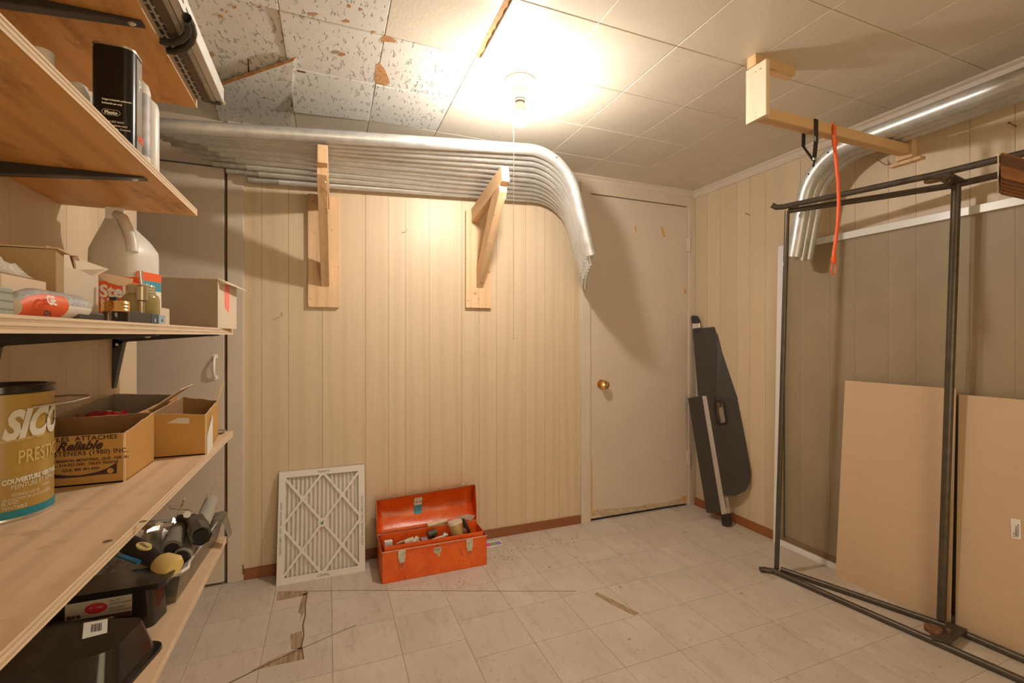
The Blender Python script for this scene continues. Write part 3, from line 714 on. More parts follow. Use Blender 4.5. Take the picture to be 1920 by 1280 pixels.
# ================================================================ TOOLBOX
t = thing('toolbox', 'open orange steel toolbox full of small tools on the floor', 'toolbox', (.47, 2.24, 0))
bx0, bx1, by0, by1, bh = .225, .722, 2.145, 2.345, .142
tb = .0015
m = MB()
m.box(bx0, bx1, by0, by0+tb, .002, bh).box(bx0, bx1, by1-tb, by1, .002, bh).box(bx0, bx0+tb, by0, by1, .002, bh).box(bx1-tb, bx1, by0, by1, .002, bh).box(bx0, bx1, by0, by1, .0, .003)
body = m.build('body', TOOLM, t)
m = MB(); m.tube([V(bx0, by0-.001, bh), V(bx1, by0-.001, bh), V(bx1, by1, bh), V(bx0, by1, bh)], .003, 8, closed=True); m.build('rolled_rim', M('pink_worn_rim', (.66, .28, .2), .4, var=.3, vs=40), body, smooth=True)
# lid: shallow curved trough hinged at the back, opened past vertical
LS = []; n = 12; hgt = .165
for k in range(n+1):
    u = k/n; z = bh+.004+hgt*u; y = by1+.002+.010*u+.050*math.sin(math.pi*u)**.8
    LS.append((y, z))
m = MB(); vs = []; nx = 14
for i in range(nx+1):
    x = bx0-.004+(bx1-bx0+.008)*i/nx
    for k, (y, z) in enumerate(LS): vs.append(V(x, y+.0025*math.sin(i*1.3+k*.9)*math.sin(math.pi*k/n), z+.02*(i/nx)*(k/n)))
fs = [(i*(n+1)+k, (i+1)*(n+1)+k, (i+1)*(n+1)+k+1, i*(n+1)+k+1) for i in range(nx) for k in range(n)]
m.add(vs, fs)
lid = m.build('lid', TOOLM, t, smooth=True)
sm = lid.modifiers.new('thick', 'SOLIDIFY'); sm.thickness = .0015
for sx0, i in ((bx0-.004, 0), (bx1+.003, nx)):
    dzz = .02*(i/nx)
    pts = [V(sx0, by1-.018, bh+.006), V(sx0, by1-.022, bh+hgt*.5), V(sx0, by1+.0, bh+hgt+dzz)]+[V(sx0, y, z+dzz*k/n) for k, (y, z) in reversed(list(enumerate(LS)))]
    MB().prism(pts, (.0015, 0, 0)).build('lid_end', TOOLM, lid)
MB().tube([V(bx0-.003, LS[-1][0]-.004, LS[-1][1]), V(bx1+.003, LS[-1][0]-.004, LS[-1][1]+.02)], .003, 8).build('lid_rim', RUST, lid)
for x, zz in ((bx0+.055, .005), (bx1-.06, .018)):
    MB().tube([V(x-.009, LS[-1][0], LS[-1][1]+zz), V(x-.007, LS[-1][0], LS[-1][1]+zz+.012), V(x+.009, LS[-1][0], LS[-1][1]+zz+.014), V(x+.009, LS[-1][0], LS[-1][1]+zz)], .0015, 6).build('latch_hook', STEEL, lid)
# sticker inside the lid
def lidp(x, k, e=.004):
    y, z = LS[k]; u = (x-bx0)/(bx1-bx0); return V(x, y-e, z+.02*u*k/n)
sx1, sx2 = .412, .452
m = MB()
for k in range(4, 10):
    m.m = 0 if k >= 7 else 1
    m.add([lidp(sx1, k), lidp(sx2, k), lidp(sx2, k+1), lidp(sx1, k+1)], [(0, 1, 2, 3)])
m.build('sticker', [WHITE, BLUEP], lid)
text('GNB', .017, lidp(sx1+.003, 8, .0055)+V(0, 0, .001), (1, 0, .04), (0, -.1, 1), INK, lid, bold=.0006)
# hasp, latches, emblem
LAT = M('nickel_latch', (.62, .60, .50), .35, .7, .3, 60)
for x in (bx0+.088, bx1-.088):
    la = MB().prism([V(x-.017, by0-.0005, bh-.002), V(x+.017, by0-.0005, bh-.002), V(x+.017, by0-.0005, bh-.035), V(x+.011, by0-.0005, bh-.058), V(x-.011, by0-.0005, bh-.058), V(x-.017, by0-.0005, bh-.035)], (0, -.006, 0)).build('latch', LAT, t, bevel=.0012)
    MB().tube([V(x-.007, by0-.008, bh-.05), V(x-.007, by0-.009, bh-.082), V(x+.007, by0-.009, bh-.082), V(x+.007, by0-.008, bh-.05)], .0013, 6).build('wire_bail', STEEL, la)
    MB().box(x-.004, x+.005, by0-.0085, by0-.006, bh-.030, bh-.012).build('catch', STEEL, la)
xc = (bx0+bx1)/2+.005
m = MB()
m.prism([V(xc-.017, by0-.0005, bh-.016), V(xc+.017, by0-.0005, bh-.016), V(xc+.017, by0-.0005, bh-.036), V(xc+.010, by0-.0005, bh-.044), V(xc+.010, by0-.0005, bh-.058), V(xc+.002, by0-.0005, bh-.058), V(xc-.004, by0-.0005, bh-.046), V(xc-.017, by0-.0005, bh-.038)], (0, -.003, 0))
hs = m.build('lock_plate', LAT, t)
text('GOF', .012, (xc-.013, by0-.0037, bh-.030), (1, 0, 0), (0, 0, 1), INK, hs, bold=.0003)
MB().box(xc-.001, xc+.001, by0-.004, by0-.003, bh-.014, bh).build('slot', BLKM, hs)
# lift-out tray
ty0, ty1, tz0, tz1 = by0+.012, by0+.125, bh-.045, bh+.020
m = MB(); m.T = Matrix.Translation(V(0, 0, 0))
m.box(bx0+.012, bx1-.012, ty0, ty0+.0015, tz0, tz1).box(bx0+.012, bx1-.012, ty1-.0015, ty1, tz0, tz1+.012).box(bx0+.012, bx0+.0135, ty0, ty1, tz0, tz1).box(bx1-.0135, bx1-.012, ty0, ty1, tz0, tz1).box(bx0+.012, bx1-.012, ty0, ty1, tz0, tz0+.0015)
m.box(bx1-.13, bx1-.1285, ty0, ty1, tz0, tz1)
tr = m.build('tote_tray', TOOLM, t)
# contents (each a small thing)
def small(name, label, cat, mb, mats, loc, grp='small things in the toolbox tray', smooth=False, bevel=0):
    o = mb.build(name, mats, None, smooth, bevel); return tag(o, label, cat, grp)
zt0 = tz0+.0016
zf = bh+.004
small('cardboard_tag', 'small white box at the left end of the toolbox tray', 'box', MB().box(bx0+.02, bx0+.055, ty0+.05, ty0+.075, zt0, zf+.014), WHITE, 0)
m = MB(); m.tube([V(bx0+.075, ty0+.05, zf-.012), V(bx0+.155, ty0+.06, zf+.002)], .015, 12); m.box(bx0+.07, bx0+.16, ty0+.03, ty0+.09, zt0, zf-.02)
small('putty_roll', 'pale putty roll lying left of centre in the toolbox tray', 'roll', m, CARDL, 0, smooth=True)
m = MB().beam(V(bx0+.045, ty0+.03, zf-.004), V(bx0+.11, ty0+.045, zf+.004), .010, .008); m.tube([V(bx0+.035, ty0+.045, zf-.004), V(bx0+.09, ty0+.02, zf)], .004, 8); m.box(bx0+.05, bx0+.09, ty0+.02, ty0+.05, zt0, zf-.006)
small('pliers', 'rusty pliers beside the white box in the toolbox tray', 'pliers', m, RUST, 0)
m = MB(); m.beam(V(bx0+.155, ty0+.04, zf-.006), V(bx0+.172, ty0+.05, zf+.018), .016, .012); m.box(bx0+.15, bx0+.18, ty0+.03, ty0+.06, zt0, zf-.002)
small('paper_wad', 'crumpled white and black paper in the toolbox tray', 'paper', m, WPLAS, 0)
m = MB(); m.box(bx0+.185, bx0+.215, ty0+.02, ty0+.055, zt0, zf+.010)
small('tape_box', 'small grey and purple packet in the toolbox tray', 'packet', m, M('purple_grey', (.30, .24, .30), .5), 0, bevel=.002)
m = MB(); m.tube([V(bx0+.225, ty0+.07, zf+.010), V(bx0+.268, ty0+.075, zf+.016)], .016, 14); m.box(bx0+.23, bx0+.26, ty0+.06, ty0+.09, zt0, zf-.003)
small('dark_roll', 'dark olive tape roll at the middle of the toolbox tray', 'roll', m, M('dark_olive', (.07, .06, .035), .5), 0, smooth=True)
m = MB(); m.tube([V(bx0+.235, ty1+.018, zf+.030), V(bx0+.335, ty1+.022, zf+.040)], .011, 12); m.box(bx0+.25, bx0+.33, ty1+.01, ty1+.03, .004, zf+.026)
small('chisel_handle', 'round wooden tool handle behind the toolbox tray', 'handle', m, CARDE, 0, smooth=True)
m = MB(); m.beam(V(bx0+.21, ty0+.02, zf-.002), V(bx0+.315, ty0+.035, zf+.012), .010, .006); m.box(bx0+.24, bx0+.29, ty0+.018, ty0+.04, zt0, zf-.002)
small('plastic_ruler', 'white plastic strip lying across the toolbox tray', 'strip', m, WPLAS, 0)
m = MB(); m.lathe([(.012, 0), (.014, .004), (.014, .012), (.009, .016)], (bx0+.305, ty0+.055, zf-.002), 14); m.box(bx0+.297, bx0+.313, ty0+.047, ty0+.063, zt0, zf)
small('steel_nut', 'steel fitting beside the plastic cup in the toolbox tray', 'fitting', m, STEEL, 0, smooth=True)
cp = V(bx0+.365, ty0+.022, bh-.002)
t2 = thing('plastic_cup', 'stained yellow plastic cup with a white lid, standing in the open toolbox', 'cup', cp)
CUPM = M('stained_cup', (.60, .42, .20), .35, 0, .35, 30)
cpz = bh-.004
cupT = Matrix.Translation(V(bx0+.365, ty0+.040, cpz)) @ Matrix.Rotation(math.radians(-9), 4, 'Y') @ Matrix.Rotation(math.radians(-10), 4, 'X')
m = MB(); m.T = cupT; m.lathe([(.026, .0), (.028, .002), (.0335, .062), (.035, .064)], (0, 0, 0), 24); m.build('cup_body', CUPM, t2, smooth=True)
m = MB(); m.T = cupT; m.lathe([(.037, .062), (.037, .070), (.035, .0705), (.0345, .076), (.030, .077)], (0, 0, 0), 24); m.build('cup_lid', CARDL, t2, smooth=True)
m = MB(); m.T = cupT; m.box(-.012, .012, -.012, .012, -.042, .0); m.build('support', CUPM, t2)
t3 = thing('trowel', 'grey steel putty trowel sticking up behind the plastic cup', 'trowel', (bx1-.06, by0+.1, bh))
m = MB(); A0 = V(bx1-.112, ty1+.004, bh+.062); m.prism([A0, V(bx1-.06, ty1-.002, bh+.070), V(bx1-.022, ty1-.008, bh+.060), V(bx1-.040, ty1-.004, bh+.036), V(bx1-.07, ty1, bh+.042)], (0, .0015, .0)); m.build('blade', ALU, t3)
m = MB(); m.tube([V(bx1-.05, ty1-.012, bh-.03), V(bx1-.072, ty1-.006, bh+.016), V(bx1-.085, ty1, bh+.050)], [.008, .011, .006], 10); m.build('handle', BLKM, t3, smooth=True)
m = MB().box(bx1-.118, bx1-.085, ty0+.04, ty0+.08, zt0, zf+.014); small('fastener_pack', 'brown fastener packet at the right of the toolbox tray', 'packet', m, RUST, 0)
# card on floor
t = thing('colour_card', 'small white card with pink, green and purple swatches on the floor right of the toolbox', 'card', (.83, 2.34, 0))
cr = [pZ(911, 1015, .0008), pZ(938, 1012, .0008), pZ(943, 1023, .0008), pZ(911, 1029, .0008)]
cr = [V(.775, 2.388, .0006), V(.882, 2.385, .0006), V(.872, 2.316, .0006), V(.765, 2.310, .0006)]
MB().prism(cr, (0, 0, .001)).build('card', WPLAS, t)
for k, c in enumerate(((.75, .10, .30), (.22, .42, .16), (.28, .20, .50))):
    x = .785+k*.029; MB().box(x, x+.027, 2.328, 2.365, .0018, .0022).build('swatch', M('swatch_%d' % k, c, .6, var=0), t)
# crumbs on floor
m = MB()
spots = [(900, 1050, 60, 14), (960, 1030, 60, 10), (1000, 1018, 50, 8), (860, 1090, 60, 14), (1075, 1008, 14, 14), (1040, 1010, 30, 8), (950, 1045, 30, 6)]
for (cx, cy, sx, sy) in spots:
    for k in range(16):
        p = pZ(cx+rnd.gauss(0, sx*.4), cy+rnd.gauss(0, sy*.4), 0)
        if p.y > 2.38 or (.2 < p.x < .74 and 2.1 < p.y < 2.37): continue
        r = rnd.uniform(.0015, .005); a0 = rnd.random()*6
        m.prism([V(p.x+r*math.cos(a0+q*1.57)*rnd.uniform(.5, 1.4), p.y+r*math.sin(a0+q*1.57), .0003) for q in range(4)], (0, 0, .001))
for (x, y) in [(808+1200-1120+500, 1000), (1163, 1100), (1030, 1063), (1180, 1198), (1390, 1112), (1285, 998), (1080, 1045)]:
    p = pZ(x, y, 0); m.prism([V(p.x+.008*math.cos(q*1.2), p.y+.005*math.sin(q*1.2), .0003) for q in range(5)], (0, 0, .001))
o = m.build('floor_crumbs', M('wood_crumbs', (.48, .28, .11), .9, var=.3, vs=80)); tag(o, 'brown crumbs scattered on the vinyl floor near the toolbox', 'debris'); o['kind'] = 'stuff'
# nails in the walls
def nail(p, n, ln, label, mat=RUST, drop=0, r=.0016):
    p = Vector(p); n = Vector(n)
    t = thing('nail', label, 'nail', p)
    e = p+n*ln+V(0, 0, drop)
    MB().tube([p, e], r, 8).build('shank', mat, t); MB().tube([e, e+(e-p).normalized()*.0015], r*2.3, 10).build('head', mat, t)
nail((XR, 1.981, 1.826), (-1, 0, 0), .035, 'nail in the right wall between the door casing and the screen', drop=.008)
nail((XR, 1.572, 1.79), (-1, 0, 0), .035, 'nail in the right wall just left of the hanging pipe bend', drop=.006)
t = thing('nail', 'long bent rusty nail under the wall block of the pine rack', 'nail', (XR, 1.25, 1.855))
MB().tube([V(XR, 1.235, 1.862), V(XR-.03, 1.262, 1.862), V(XR-.055, 1.285, 1.893)], .0018, 8).build('shank', RUST, t)
nail((XR, .862, 1.862), (-1, 0, 0), .05, 'rusty nail high on the right wall near the right edge', drop=.004, r=.002)
nail((.376, YB, 1.66), (0, -1, 0), .04, 'bent bright nail in the panelling between the two brackets', STEEL, drop=.01)
nail((-.20, YB, 1.215), (0, -1, 0), .028, 'small nail in the panelling below and left of the left bracket', STEEL, drop=.01)
# ================================================================ SHELVES
def plyshelf(y0, y1, x1, z0, z1, label, face, dz=0, loc=None):
    t = thing('plywood_shelf', label, 'shelf', (XL, (y0+y1)/2, z0))
    th = z1-z0; n = 5
    for k in range(n):
        a = z0+th*k/n; b = z0+th*(k+1)/n; e = .0006*(k % 2)
        mm = MB(); mt = face if k in (0, n-1) else (PLYD if k % 2 else PLYL)
        mm.m = 0
        # slight tilt along the length (dz)
        P = [V(XL, y0, a), V(x1-e, y0, a), V(x1-e, y1-e, a+dz), V(XL, y1-e, a+dz)]
        mm.add(P+[p+V(0, 0, th/n) for p in P], [(0, 3, 2, 1), (4, 5, 6, 7)]); mm.m = 1
        mm.add(P+[p+V(0, 0, th/n) for p in P], [(0, 1, 5, 4), (1, 2, 6, 5), (2, 3, 7, 6), (3, 0, 4, 7)])
        mm.build('ply', [mt, PLYD if k % 2 else PLYL], t)
    return t
plyshelf(.0, 1.369, -.3048, 1.681, 1.697, 'top plywood shelf on the left wall, under the slotted metal rail', PLYF)
plyshelf(.0, 1.369, -.3048, 1.410, 1.426, 'second plywood shelf from the top, carrying the black solvent tin', PLYF)
plyshelf(.0, 1.68, -.2785, 1.0985, 1.1165, 'middle plywood shelf at eye level, carrying the milky jug', PLYP, dz=.018)
plyshelf(.0, 1.68, -.2785, .796, .813, 'wide plywood shelf carrying the gold paint can and open cartons', PLYP)
plyshelf(.0, 1.68, -.296, .464, .482, 'lowest plywood shelf carrying the paint trays', PLYP)
for (x, y) in ((268, 978), (202, 1015)): 
    p = pZ(x, y, .813); o = MB().tube([p, p+V(0, 0, .0008)], .0055, 10).build('shelf_screw', STEEL); o.parent = [q for q in bpy.data.objects if q.get('label', '').startswith('wide plywood')][0]; o.location = -o.parent.location
def bracket(y, z, arm, leg, label, x1=None):
    t = thing('shelf_bracket', label, 'bracket', (XL, y, z))
    wd = .022
    m = MB(); m.prism([V(XL, y-wd/2, z), V(XL+arm, y-wd/2, z), V(XL+arm, y-wd/2, z-.003), V(XL+.03, y-wd/2, z-.022), V(XL, y-wd/2, z-.045)], (0, wd, 0)); m.build('arm', BLKS, t, bevel=.002)
    m = MB(); m.prism([V(XL, y-wd/2, z-.01), V(XL+.028, y-wd/2, z-.02), V(XL+.004, y-wd/2, z-leg), V(XL, y-wd/2, z-leg)], (0, wd, 0)); m.build('leg', BLKS, t, bevel=.002)
    MB().tube([V(XL+arm-.018, y, z-.0035), V(XL+arm-.018, y, z-.007)], [.007, .004], 12).build('screw', STEEL, t)
    MB().tube([V(XL+.012, y-wd/2, z-.03), V(XL+.012, y-wd/2-.002, z-.03)], .004, 10).build('screw', STEEL, t)
bracket(1.04, 1.681, .255, .17, 'dark steel bracket under the top shelf')
bracket(1.085, 1.410, .245, .17, 'dark steel bracket under the shelf with the black solvent tin')
bracket(1.10, 1.110, .26, .17, 'dark steel bracket under the near part of the eye-level shelf')
bracket(1.648, 1.116, .26, .155, 'dark steel bracket with its leg in view under the far end of the eye-level shelf')
bracket(1.10, .796, .26, .17, 'dark steel bracket under the gold paint can shelf')
bracket(1.10, .464, .26, .17, 'dark steel bracket under the lowest shelf')
# ---- S1: rail, cable, box
z1 = 1.697
t = thing('slotted_metal_rail', 'long slotted metal rail tray jutting over the top shelf edge', 'rail', (-.33, 1.1, z1))
RB = M('pale_zinc_rail', (.46, .45, .40), .4, .5, .15, 20)
MB().box(-.42, -.262, .80, 1.357, z1, z1+.004).build('base_plate', RB, t)
MB().box(-.262, -.245, .80, 1.357, z1+.002, z1+.040).box(-.42, -.405, .80, 1.357, z1+.002, z1+.040).build('side_wall', ALU, t, bevel=.002)
MB().box(-.287, -.272, .80, 1.355, z1-.004, z1).build('channel', M('brown_channel', (.10, .06, .03), .5), t)
slot0 = None
for k in range(22):
    for q, xx in enumerate((-.302, -.292)):
        y = .84+k*.0235+q*.008
        if slot0 is None:
            slot0 = MB().box(0, .0050, 0, .015, -.0012, 0).build('slot', BLKM); slot0.parent = t
        else: slot0 = share(slot0, t)
        slot0.location = V(xx, y, z1)-t.location
for k in range(6):
    s = share(slot0, t); s.location = V(-.2445, .9+k*.03, z1+.02)-t.location; s.rotation_euler = (0, math.pi/2, 0)
MB().box(-.275, -.252, 1.352, 1.366, z1-.002, z1+.012).build('end_foot', BLKS, t, bevel=.002)
MB().tube([V(-.2485, 1.358, z1+.006), V(-.2485, 1.366, z1+.006)], .006, 12).build('end_roller', STEEL, t)
t = thing('power_cable', 'thick black cable looped over the slotted rail', 'cable', (-.27, 1.12, z1))
def pz(l, z): return [pZ(x, y, z) for x, y in l]
MB().tube([pZ(346, 26, 1.74)]+pz([(352, 32), (359, 46), (363, 62), (360, 77), (349, 89), (330, 96), (312, 95), (300, 92)], 1.688), .0062, 12).build('cable_loop', BLKM, t, smooth=True)
MB().tube([pZ(344, 27, 1.735)]+pz([(350, 36), (354, 50), (352, 63), (343, 73), (328, 79), (312, 79), (300, 77)], 1.684), .0062, 12).build('cable_loop', BLKM, t, smooth=True)
t = thing('storage_box', 'cream box lying on the slotted rail at the top left', 'box', (-.38, .8, z1+.04))
MB().box(-.50, -.259, .55, 1.085, z1+.0405, z1+.18).build('box_body', CARDL, t, bevel=.002)
# ---- S2
z2 = 1.426
t = thing('solvent_tin', 'flat black and silver solvent tin with white lettering', 'tin', (-.35, 1.03, z2))
tx0, tx1, ty0_, ty1_ = -.382, -.321, 1.006, 1.062; th_ = .190
TINB = M('gloss_black_tin', (.012, .010, .009), .22, .2, .2)
MB().rbox(tx0, tx1, ty0_, ty1_, z2+.003, z2+th_-.003, .016, 5).build('tin_body', TINB, t, smooth=True)
MB().rbox(tx0-.001, tx1+.001, ty0_-.001, ty1_+.001, z2+th_-.004, z2+th_, .017, 5).rbox(tx0-.001, tx1+.001, ty0_-.001, ty1_+.001, z2, z2+.004, .017, 5).build('tin_rims', STEEL, t, smooth=True)
MB().box(tx1+.0002, tx1+.0008, ty0_+.018, ty1_-.014, z2+.01, z2+th_-.008).build('silver_side', M('silver_print', (.42, .38, .34), .3, .5), t)
e = ty0_-.0004
def tt(s, px, py, size, b=.0001, sxx=1): p = pY(px, py, ty0_); text(s, size, (p.x, e, p.z), (1, 0, 0), (0, 0, 1), WHITE, t, bold=b, sx=sxx)
tt('Usage industriel seulement', 191, 186, .0042, .0002, .92); tt('Industrial use only', 191, 193, .0042, .0002, .92)
tt('Plasto', 196, 212, .0075, .0005); 
pa, pb = pY(191, 203, e), pY(225, 218, e)
m = MB(); cxx = [(pa.x+.003, pa.z), (pb.x-.003, pa.z), (pb.x, pa.z-.003), (pb.x, pb.z+.003), (pb.x-.003, pb.z), (pa.x+.003, pb.z), (pa.x, pb.z+.003), (pa.x, pa.z-.003)]
m.tube([V(x, e, z) for x, z in cxx], .0003, 4, closed=True); m.build('logo_outline', WHITE, t)
for k, s in enumerate(['T: 514 527-5419', 'www.hi-plasto.com', '9140 rue Du Creusot', 'Montreal, Qc', 'H1P 2A4']): tt(s, 191, 227+k*6.6, .0046, .00012)
text('ASE', .016, (tx1+.0012, ty0_+.020, z2+.034), (0, 1, 0), (0, 0, 1), ORPR, t, bold=.0008)
text('P', .03, (tx1+.0012, ty0_+.022, z2+.125), (0, 1, 0), (0, 0, 1), WHITE, t, bold=.0004)
def bottle(name, label, cat, x, y, z, prof, mat, cap=None, capmat=None, band=None):
    t = thing(name, label, cat, (x, y, z)); MB().lathe([(r, z+h) for r, h in prof], (x, y, 0), 20).build('body', mat, t, smooth=True)
    if cap: MB().lathe([(r, z+h) for r, h in cap], (x, y, 0), 16).build('cap', capmat or mat, t, smooth=True)
    if band: MB().lathe([(band[0], z+band[1]), (band[0], z+band[2])], (x, y, 0), 20).build('label_band', band[3], t, smooth=True)
    return t
bottle('plastic_bottle', 'white round-shouldered bottle right beside the black solvent tin', 'bottle', -.343, 1.105, z2, [(.018, 0), (.019, .004), (.019, .158), (.016, .170), (.008, .178)], MILKY, band=(.0193, .03, .15, M('bottle_label', (.40, .38, .40), .5, var=.5, vs=30)), )
bottle('plastic_bottle', 'white round-shouldered bottle furthest right on the second shelf', 'bottle', -.343, 1.155, z2, [(.018, 0), (.019, .004), (.019, .145), (.016, .158), (.008, .165)], WPLAS)
bottle('plastic_bottle', 'milky bottle half hidden behind the left of the black solvent tin', 'bottle', -.432, 1.095, z2, [(.019, 0), (.020, .004), (.020, .125), (.014, .145), (.006, .15)], MILKY)
bottle('plastic_bottle', 'small white bottle with a ribbed white cap on the second shelf', 'bottle', -.440, 1.0, z2, [(.020, 0), (.021, .004), (.021, .105), (.014, .122), (.012, .126)], MILKY, cap=[(.0155, .124), (.0155, .150), (.014, .152)], capmat=WPLAS)
bottle('lidded_can', 'can with a black domed lid between the capped bottle and the solvent tin', 'can', -.452, 1.112, z2, [(.024, 0), (.024, .10)], GREYPL, cap=[(.026, .10), (.026, .112), (.022, .128), (.012, .134)], capmat=BLKM)
# ---- S3
def z3(y): return 1.1165+.018*y/1.68
t = thing('grey_carton', 'long grey-brown carton with a white end and pink tape', 'carton', (-.36, 1.56, z3(1.5)))
zc = z3(1.47)
fp = [V(-.442, 1.472, zc), V(-.281, 1.470, zc), V(-.266, 1.655, zc+.001), V(-.43, 1.66, zc+.001)]
hh = .134
m = MB(); m.m = 0; m.prism(fp, (0, 0, hh)); m.build('carton_body', CARDG, t)
dr = (fp[2]-fp[1]).normalized(); outn = V(dr.y, -dr.x, 0)
MB().prism([fp[1]+outn*.0003, fp[2]+outn*.0003, fp[2]+outn*.0003+V(0, 0, hh), fp[1]+outn*.0003+V(0, 0, hh)], outn*.001).build('white_end', CARDL, t)
q0 = fp[1]+dr*.062+V(0, 0, hh)+outn*.0016; q1 = fp[1]+dr*.105+V(0, 0, hh)+outn*.0016
MB().prism([q0, q1, q1+V(0, 0, -.072), q1+V(0, 0, -.088)-dr*.008, q0+V(0, 0, -.072)], outn*.0004).build('pink_tape', PINK, t)
zt_ = zc+hh
fl_ = MB().prism([fp[0]+V(-.003, -.004, hh+.0005), fp[1]+V(.002, -.004, hh+.0005), fp[1]+outn*.022+dr*.02+V(0, 0, hh-.012), fp[2]+outn*.028+dr*.01+V(0, 0, hh-.015), fp[2]+V(0, 0, hh+.001), fp[3]+V(0, 0, hh+.001)], (0, 0, .0015)).build('top_flap', CARDL, t)
MB().prism([fp[0]+V(.10, .05, hh+.0025), fp[0]+V(.135, .05, hh+.0025), fp[0]+V(.14, .12, hh+.0025), fp[0]+V(.09, .12, hh+.0025)], (0, 0, .0006)).build('pink_tape', PINK, t)
# jug
jx, jy = -.450, 1.362; zj = z3(jy)
t = thing('plastic_jug', 'large milky plastic jug with a moulded handle and orange and blue label', 'jug', (jx, jy, zj))
def jring(w_, d_, z, e=4, cx=0):
    out = []
    for k in range(28):
        a = 2*math.pi*k/28; c, s = math.cos(a), math.sin(a)
        r = (abs(c)**e+abs(s)**e)**(-1/e); out.append(V(jx+cx+c*r*w_, jy+s*r*d_, zj+z))
    return out
rings = [jring(.054, .050, 0), jring(.057, .053, .006), jring(.057, .053, .165), jring(.056, .052, .180), jring(.047, .044, .205, 3.2, -.004), jring(.034, .032, .230, 2.6, -.012), jring(.022, .022, .250, 2.2, -.020), jring(.018, .018, .258, 2, -.022), jring(.017, .017, .262, 2, -.022)]
m = MB(); vs = [p for r in rings for p in r]; nn_ = 28
fs = [(i*nn_+j, i*nn_+(j+1) % nn_, (i+1)*nn_+(j+1) % nn_, (i+1)*nn_+j) for i in range(len(rings)-1) for j in range(nn_)]+[list(range(nn_))[::-1], [(len(rings)-1)*nn_+j for j in range(nn_)]]
m.add(vs, fs); T_ = Matrix.Translation((jx, jy, 0)) @ Matrix.Rotation(math.radians(-22), 4, 'Z') @ Matrix.Translation((-jx, -jy, 0))
m.v = [T_ @ p for p in m.v]
m.build('jug_body', MILKY, t, smooth=True)
hpts = [T_ @ V(jx+x, jy+y, zj+z) for x, y, z in ((-.022, 0, .252), (-.004, -.014, .262), (.018, -.026, .252), (.036, -.034, .226), (.048, -.038, .196), (.050, -.038, .170))]
MB().tube(hpts, [.010, .0105, .0105, .0105, .011, .012], 12).build('handle', MILKY, t, smooth=True)
cj = T_ @ V(jx-.022, jy, 0)
MB().lathe([(.018, zj+.258), (.018, zj+.276), (.016, zj+.278)], (cj.x, cj.y, 0), 18).build('cap', WPLAS, t, smooth=True)
MB().box(cj.x-.012, cj.x+.022, cj.y-.021, cj.y-.019, zj+.252, zj+.284).build('cap_tag', WHITE, t)
# label on right-hand facet
ex = T_.to_3x3() @ V(0, 1, 0); eo = T_.to_3x3() @ V(1, 0, 0)
def jl(a, z, e=.0012): return T_ @ V(jx+.057, jy, zj+z)+ex*a+eo*e
for z0, z1_, mt in ((.108, .128, ORPR), (.085, .108, BLUEP), (.03, .085, WHITE)):
    MB().prism([jl(-.036, z0), jl(.038, z0), jl(.038, z1_), jl(-.036, z1_)], eo*.0004).build('label', mt, t)
text('Windo', .012, jl(-.033, .094, .002), ex, (0, 0, 1), WHITE, t, bold=.0003)
text('Glass', .010, jl(-.033, .085, .002), ex, (0, 0, 1), WHITE, t, bold=.0003)
text('6', .014, jl(-.031, .111, .002), ex, (0, 0, 1), WHITE, t, bold=.0005)
# nails box
y = .905*1.0+.16; 
def L3(px, X): d_ = ray(px, 600); return X/d_.x*d_.y
ny = .915
xa_, xb_ = ray(185, 0), ray(250, 0)
ny = 1.03; nx0 = xa_.x/xa_.y*ny; nx1 = xb_.x/xb_.y*ny; zn = z3(ny)
t = thing('nail_carton', 'small orange carton of nails, its flap torn open', 'carton', ((nx0+nx1)/2, ny, zn))
MB().box(nx0, nx1, ny, ny+.045, zn, zn+.076).box(nx0, nx1, ny+.0435, ny+.045, zn+.076, zn+.090).build('carton_body', ORPR, t, bevel=.0008)
m = MB(); fw_ = nx1-nx0
m.prism([V(nx0, ny-.0006, zn+.085), V(nx0+fw_*.3, ny-.0012, zn+.073), V(nx0+fw_*.62, ny-.002, zn+.068), V(nx1-.002, ny-.0012, zn+.070), V(nx1, ny, zn+.082), V(nx0, ny, zn+.091)], (0, -.0012, 0)).build('torn_flap', FLESH, t)
text('Stelni', .030, (nx0+.0015, ny-.0007, zn+.048), (1, 0, 0), (0, 0, 1), WHITE, t, bold=.0012, sx=.85)
text('Nails', .0165, (nx0+.0025, ny-.0007, zn+.034), (1, 0, 0), (0, 0, 1), WHITE, t, bold=.0006)
# brown & cream cartons
yb3 = .83; xr = ray(105, 0); X1 = xr.x/xr.y*yb3; zq = z3(yb3)
t = thing('brown_carton', 'brown cardboard carton standing behind the plastic bag', 'carton', (-.46, yb3, zq))
MB().box(XL+.004, X1, yb3, yb3+.022, zq, zq+.099).build('carton_body', M('carton_brown', (.40, .28, .145), .85, var=.05), t, bevel=.001)
MB().prism([V(XL+.004, yb3-.002, zq+.0995), V(X1+.003, yb3-.002, zq+.0995), V(X1+.006, yb3+.026, zq+.096), V(XL+.004, yb3+.026, zq+.104)], (0, 0, .002)).build('top_flap', CARD, t)
d0 = ray(112, 0); d1 = ray(185, 0); CX = -.362; ya_ = CX/d0.x*d0.y; yb_2 = CX/d1.x*d1.y; zq = z3(.95)
t = thing('cream_carton', 'cream carton with a torn triangular flap on top', 'carton', (CX, (ya_+yb_2)/2, zq))
MB().box(CX-.07, CX, ya_, yb_2, zq, zq+.082).build('carton_body', CARDL, t, bevel=.001)
MB().prism([V(CX, ya_, zq+.082), V(CX, yb_2*.35+ya_*.65, zq+.075), V(CX-.01, yb_2*.4+ya_*.6, zq+.106), V(CX-.015, ya_+.002, zq+.108)], (-.0015, 0, 0)).build('torn_flap', CARDL, t)
